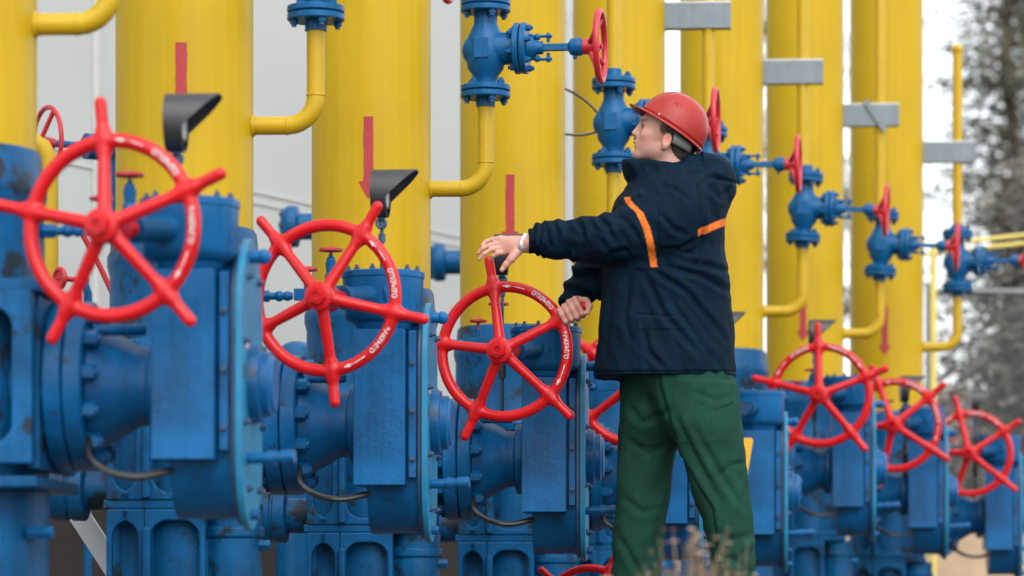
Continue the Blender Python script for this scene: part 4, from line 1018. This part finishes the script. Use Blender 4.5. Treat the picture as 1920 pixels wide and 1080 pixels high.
def tdisp(co, nr):
    c = co + MO; x, y, z = c.T; px = 960 + x / y * F; py = HORIZ - (z - HC) / y * F
    q = np.c_[x * 1.0 - z * .30, y * .6, z * .28 + x * .1]; r1 = 1 - np.abs(fbm(q, (15, 15, 15), 31, 3)) * 2
    d = .0095 * (r1 - .55) + .005 * fbm(c, (10, 10, 10), 33, 3)
    q = np.c_[x * .4 + z * .2, y * .4, z * 1.0 - x * .5]; r2 = 1 - np.abs(fbm(q, (15, 15, 15), 35, 2)) * 2.2; d += .005 * (r2 - .6) * np.clip((py - 930) / 60., 0, 1)
    crease = px - np.interp(py, [715, 760, 850, 950, 1080], [1237, 1250, 1275, 1335, 1352]); d += (y < 10.48) * (.006 * np.exp(-((crease - 6) / 6) ** 2) - .007 * np.exp(-((crease + 3) / 4) ** 2))
    TF = [(.009, 6, (1170, 752), (1205, 792), (1258, 770)), (.007, 6, (1175, 820), (1215, 850), (1255, 835)), (.010, 6, (1262, 770), (1300, 850), (1352, 945)), (.008, 6, (1300, 800), (1345, 880), (1398, 960)), (.007, 5, (1338, 900), (1372, 872), (1398, 868)),
          (.007, 6, (1165, 930), (1205, 960), (1246, 950)), (.008, 6, (1158, 1000), (1180, 1040), (1200, 1078)), (.007, 6, (1335, 990), (1372, 1012), (1412, 1004)), (.008, 6, (1340, 1040), (1378, 1050), (1412, 1078)), (.005, 5, (1300, 735), (1340, 750), (1376, 742))]
    d = d * .75 + foldset(px, py, TF, .75)
    pk = py - (760 + (1370 - px) * .35); d += (y < 10.5) * (px > 1338) * (px < 1378) * (-.004 * np.exp(-(pk / 1.8) ** 2))
    return d
sdf_obj('trousers', tp - MO, tq, M['trouser'], man, disp=tdisp)

# --- boots
for nm, px, dy in (('boot', 1185, .09), ('boot', 1378, -.10)):
    b0 = hc(px, 1200, dy) - MO; S_ = SDF((b0[0] - .24, b0[1] - .08, -.005), (b0[0] + .12, b0[1] + .08, .2), .006)
    S_.cone((b0[0], b0[1], .06), (b0[0], b0[1], .17), .052, .05, k=.01); S_.cone((b0[0], b0[1], .045), (b0[0] - .15, b0[1], .04), .045, .04, k=.02)
    S_.cut((0, 0, .002), (0, 0, -1), (b0[0] - .3, b0[1] - .1, -.01), (b0[0] + .2, b0[1] + .1, .01)); sp_, sq_ = S_.mesh(); sdf_obj(nm, sp_, sq_, M['shoe'], man)

# --- hair
Hh = SDF(hc(1200, 310, -.11), hc(1325, 190, .11), .0035)
Hh.ell(hc(1268, 243), (.088, .0795, .082), k=.005, tilt=R(-20)); Hh.cone(hc(1275, 262), hc(1268, 285), .062, .056, k=.01)
Hh.cut(hc(1243, 250), (-1, 0, -.25), hc(1190, 320, -.06), hc(1320, 180, .06)); 
S, X, Y, Z = Hh.sl(hc(1200, 310, -.11), hc(1325, 190, .11), 0)
fr = hc(1256, 262); side = np.maximum(fr[0] - X - .30 * (Z - fr[2]), 0)
keep = (X > hc(1232, 0)[0]) & (Z > hc(0, 256)[2])
d_ = fr[0] - X - 0.9 * np.maximum(Z - fr[2], 0); Hh.f[S] = np.maximum(Hh.f[S], d_)
hp, hq = Hh.mesh(); sdf_obj('hair', hp - MO, hq, M['hair'], man, disp=lambda co, nr: .002 * fbm(co, (90, 90, 40), 4, 2))

# --- hard hat
hat = bpy.data.objects.new('hard_hat', None)
tl = R(34.0)                                           # rim slopes down to the back
hc0 = hc(1259, 243); ex = np.array([math.cos(tl), 0, -math.sin(tl)]); ez = np.array([math.sin(tl), 0, math.cos(tl)]); ey = np.array([0, 1.0, 0])
m_ = MB(); nu, nv = 72, 22; ring = []
for j in range(nv + 1):
    v = j / nv
    for i in range(nu):
        a = 2 * math.pi * i / nu; ca, sa = math.cos(a), math.sin(a)    # ca=-1 is the front
        ph = v * math.pi / 2; rr = math.cos(ph) ** .92; hh_ = math.sin(ph) ** .95
        lx, ly = .117, .100
        x = lx * rr * ca; y = ly * rr * sa; z = .119 * hh_
        cr = math.exp(-(y / .020) ** 2) * .0045 * min(1, v * 4); z += cr
        cr2 = math.exp(-((abs(y) - .045) / .006) ** 2) * .0018 * min(1, v * 3); z += cr2
        if v < .12 : x *= 1 + .02 * (1 - v / .12); y *= 1 + .02 * (1 - v / .12)
        m_.v.append(tuple(hc0 + ex * x + ey * y + ez * z - MO))
for j in range(nv):
    for i in range(nu): i2 = (i + 1) % nu; m_.f.append((j * nu + i, j * nu + i2, (j + 1) * nu + i2, (j + 1) * nu + i))
# brim lip and front peak
base = len(m_.v)
for k, (ext, dz) in enumerate(((0, 0), (.55, -.004), (1.0, -.008), (1.0, -.0105))):
    for i in range(nu):
        a = 2 * math.pi * i / nu; ca, sa = math.cos(a), math.sin(a); front = max(0, -ca) ** 3
        e_ = .006 + .036 * front; x = (.117 * 1.02 + e_ * ext) * ca; y = (.100 * 1.02 + (.006) * ext) * sa
        m_.v.append(tuple(hc0 + ex * x + ey * y + ez * (dz * (1 - .4 * front) - .002 * front * ext) - MO))
for k in range(3):
    for i in range(nu): i2 = (i + 1) % nu; m_.f.append((base + k * nu + i2, base + k * nu + i, base + (k + 1) * nu + i, base + (k + 1) * nu + i2))
hat = m_.build('hard_hat', M['helmet'], man, ang=60); sm = hat.modifiers.new('shell', 'SOLIDIFY'); sm.thickness = .003; sm.offset = -1
def on_hat(px, py, side=-1):                            # point on the near flank of the dome
    p = hc(px, py) - hc0; x = p @ ex; z = p @ ez; r2 = 1 - (x / .117) ** 2 - (z / .119) ** 2
    return Vector(hc0 + ex * x + ez * z + ey * side * .1005 * math.sqrt(max(0, r2)) - MO)
m_ = MB()
for px, py in ((1267, 200), (1272, 202), (1275, 206), (1268, 206), (1263, 202)): p = on_hat(px, py); m_.ball(p, .0032, n=8, m=4)
m_.build('vent_holes', M['dark'], hat)
m_ = MB(); p = on_hat(1234, 222); m_.ball(p, .0045, (0, 1, 0), .6, n=12, m=6); m_.build('rivet', M['white'], hat)
m_ = MB()
for k in range(9):
    t_ = k / 8; p = hc(1262 + 34 * t_, 257 + 22 * t_, -.0835 + .03 * t_ ** 2) - MO
    m_.v += [tuple(p + np.array([.006, 0, .016 * (1 - .2 * t_)])), tuple(p + np.array([-.004, -.002, -.018 * (1 - .3 * t_)]))]
for k in range(8): m_.f.append((2 * k, 2 * k + 1, 2 * k + 3, 2 * k + 2))
hb_ = m_.build('headband', M['strap'], hat); sm = hb_.modifiers.new('t', 'SOLIDIFY'); sm.thickness = .003
# --- wristwatch
m_ = MB(); wcn = Vector(hc(980, 458, -.044) - MO); ax_ = Vector((1, 0, -.42)).normalized(); _, uu, vv = frame(ax_)
n = 40; vs = []
for k in range(n):
    a = 2 * math.pi * k / n; rad_ = (uu * (math.cos(a) * (.0245 if abs(uu.y) > .5 else .034)) + vv * (math.sin(a) * (.034 if abs(uu.y) > .5 else .0245)))
    wd = .0085 + .0006 * (k % 2)
    for du, dr in ((-wd, 0), (wd, 0), (wd, .003), (-wd, .003)): vs.append(wcn + rad_ * (1 + dr / .03) + ax_ * du)
fs = []
for k in range(n):
    k2 = (k + 1) % n
    for q in range(4): fs.append((4 * k + q, 4 * k + (q + 1) % 4, 4 * k2 + (q + 1) % 4, 4 * k2 + q))
m_.add(vs, fs); m_.build('wristwatch', M['watch'], man, ang=20)
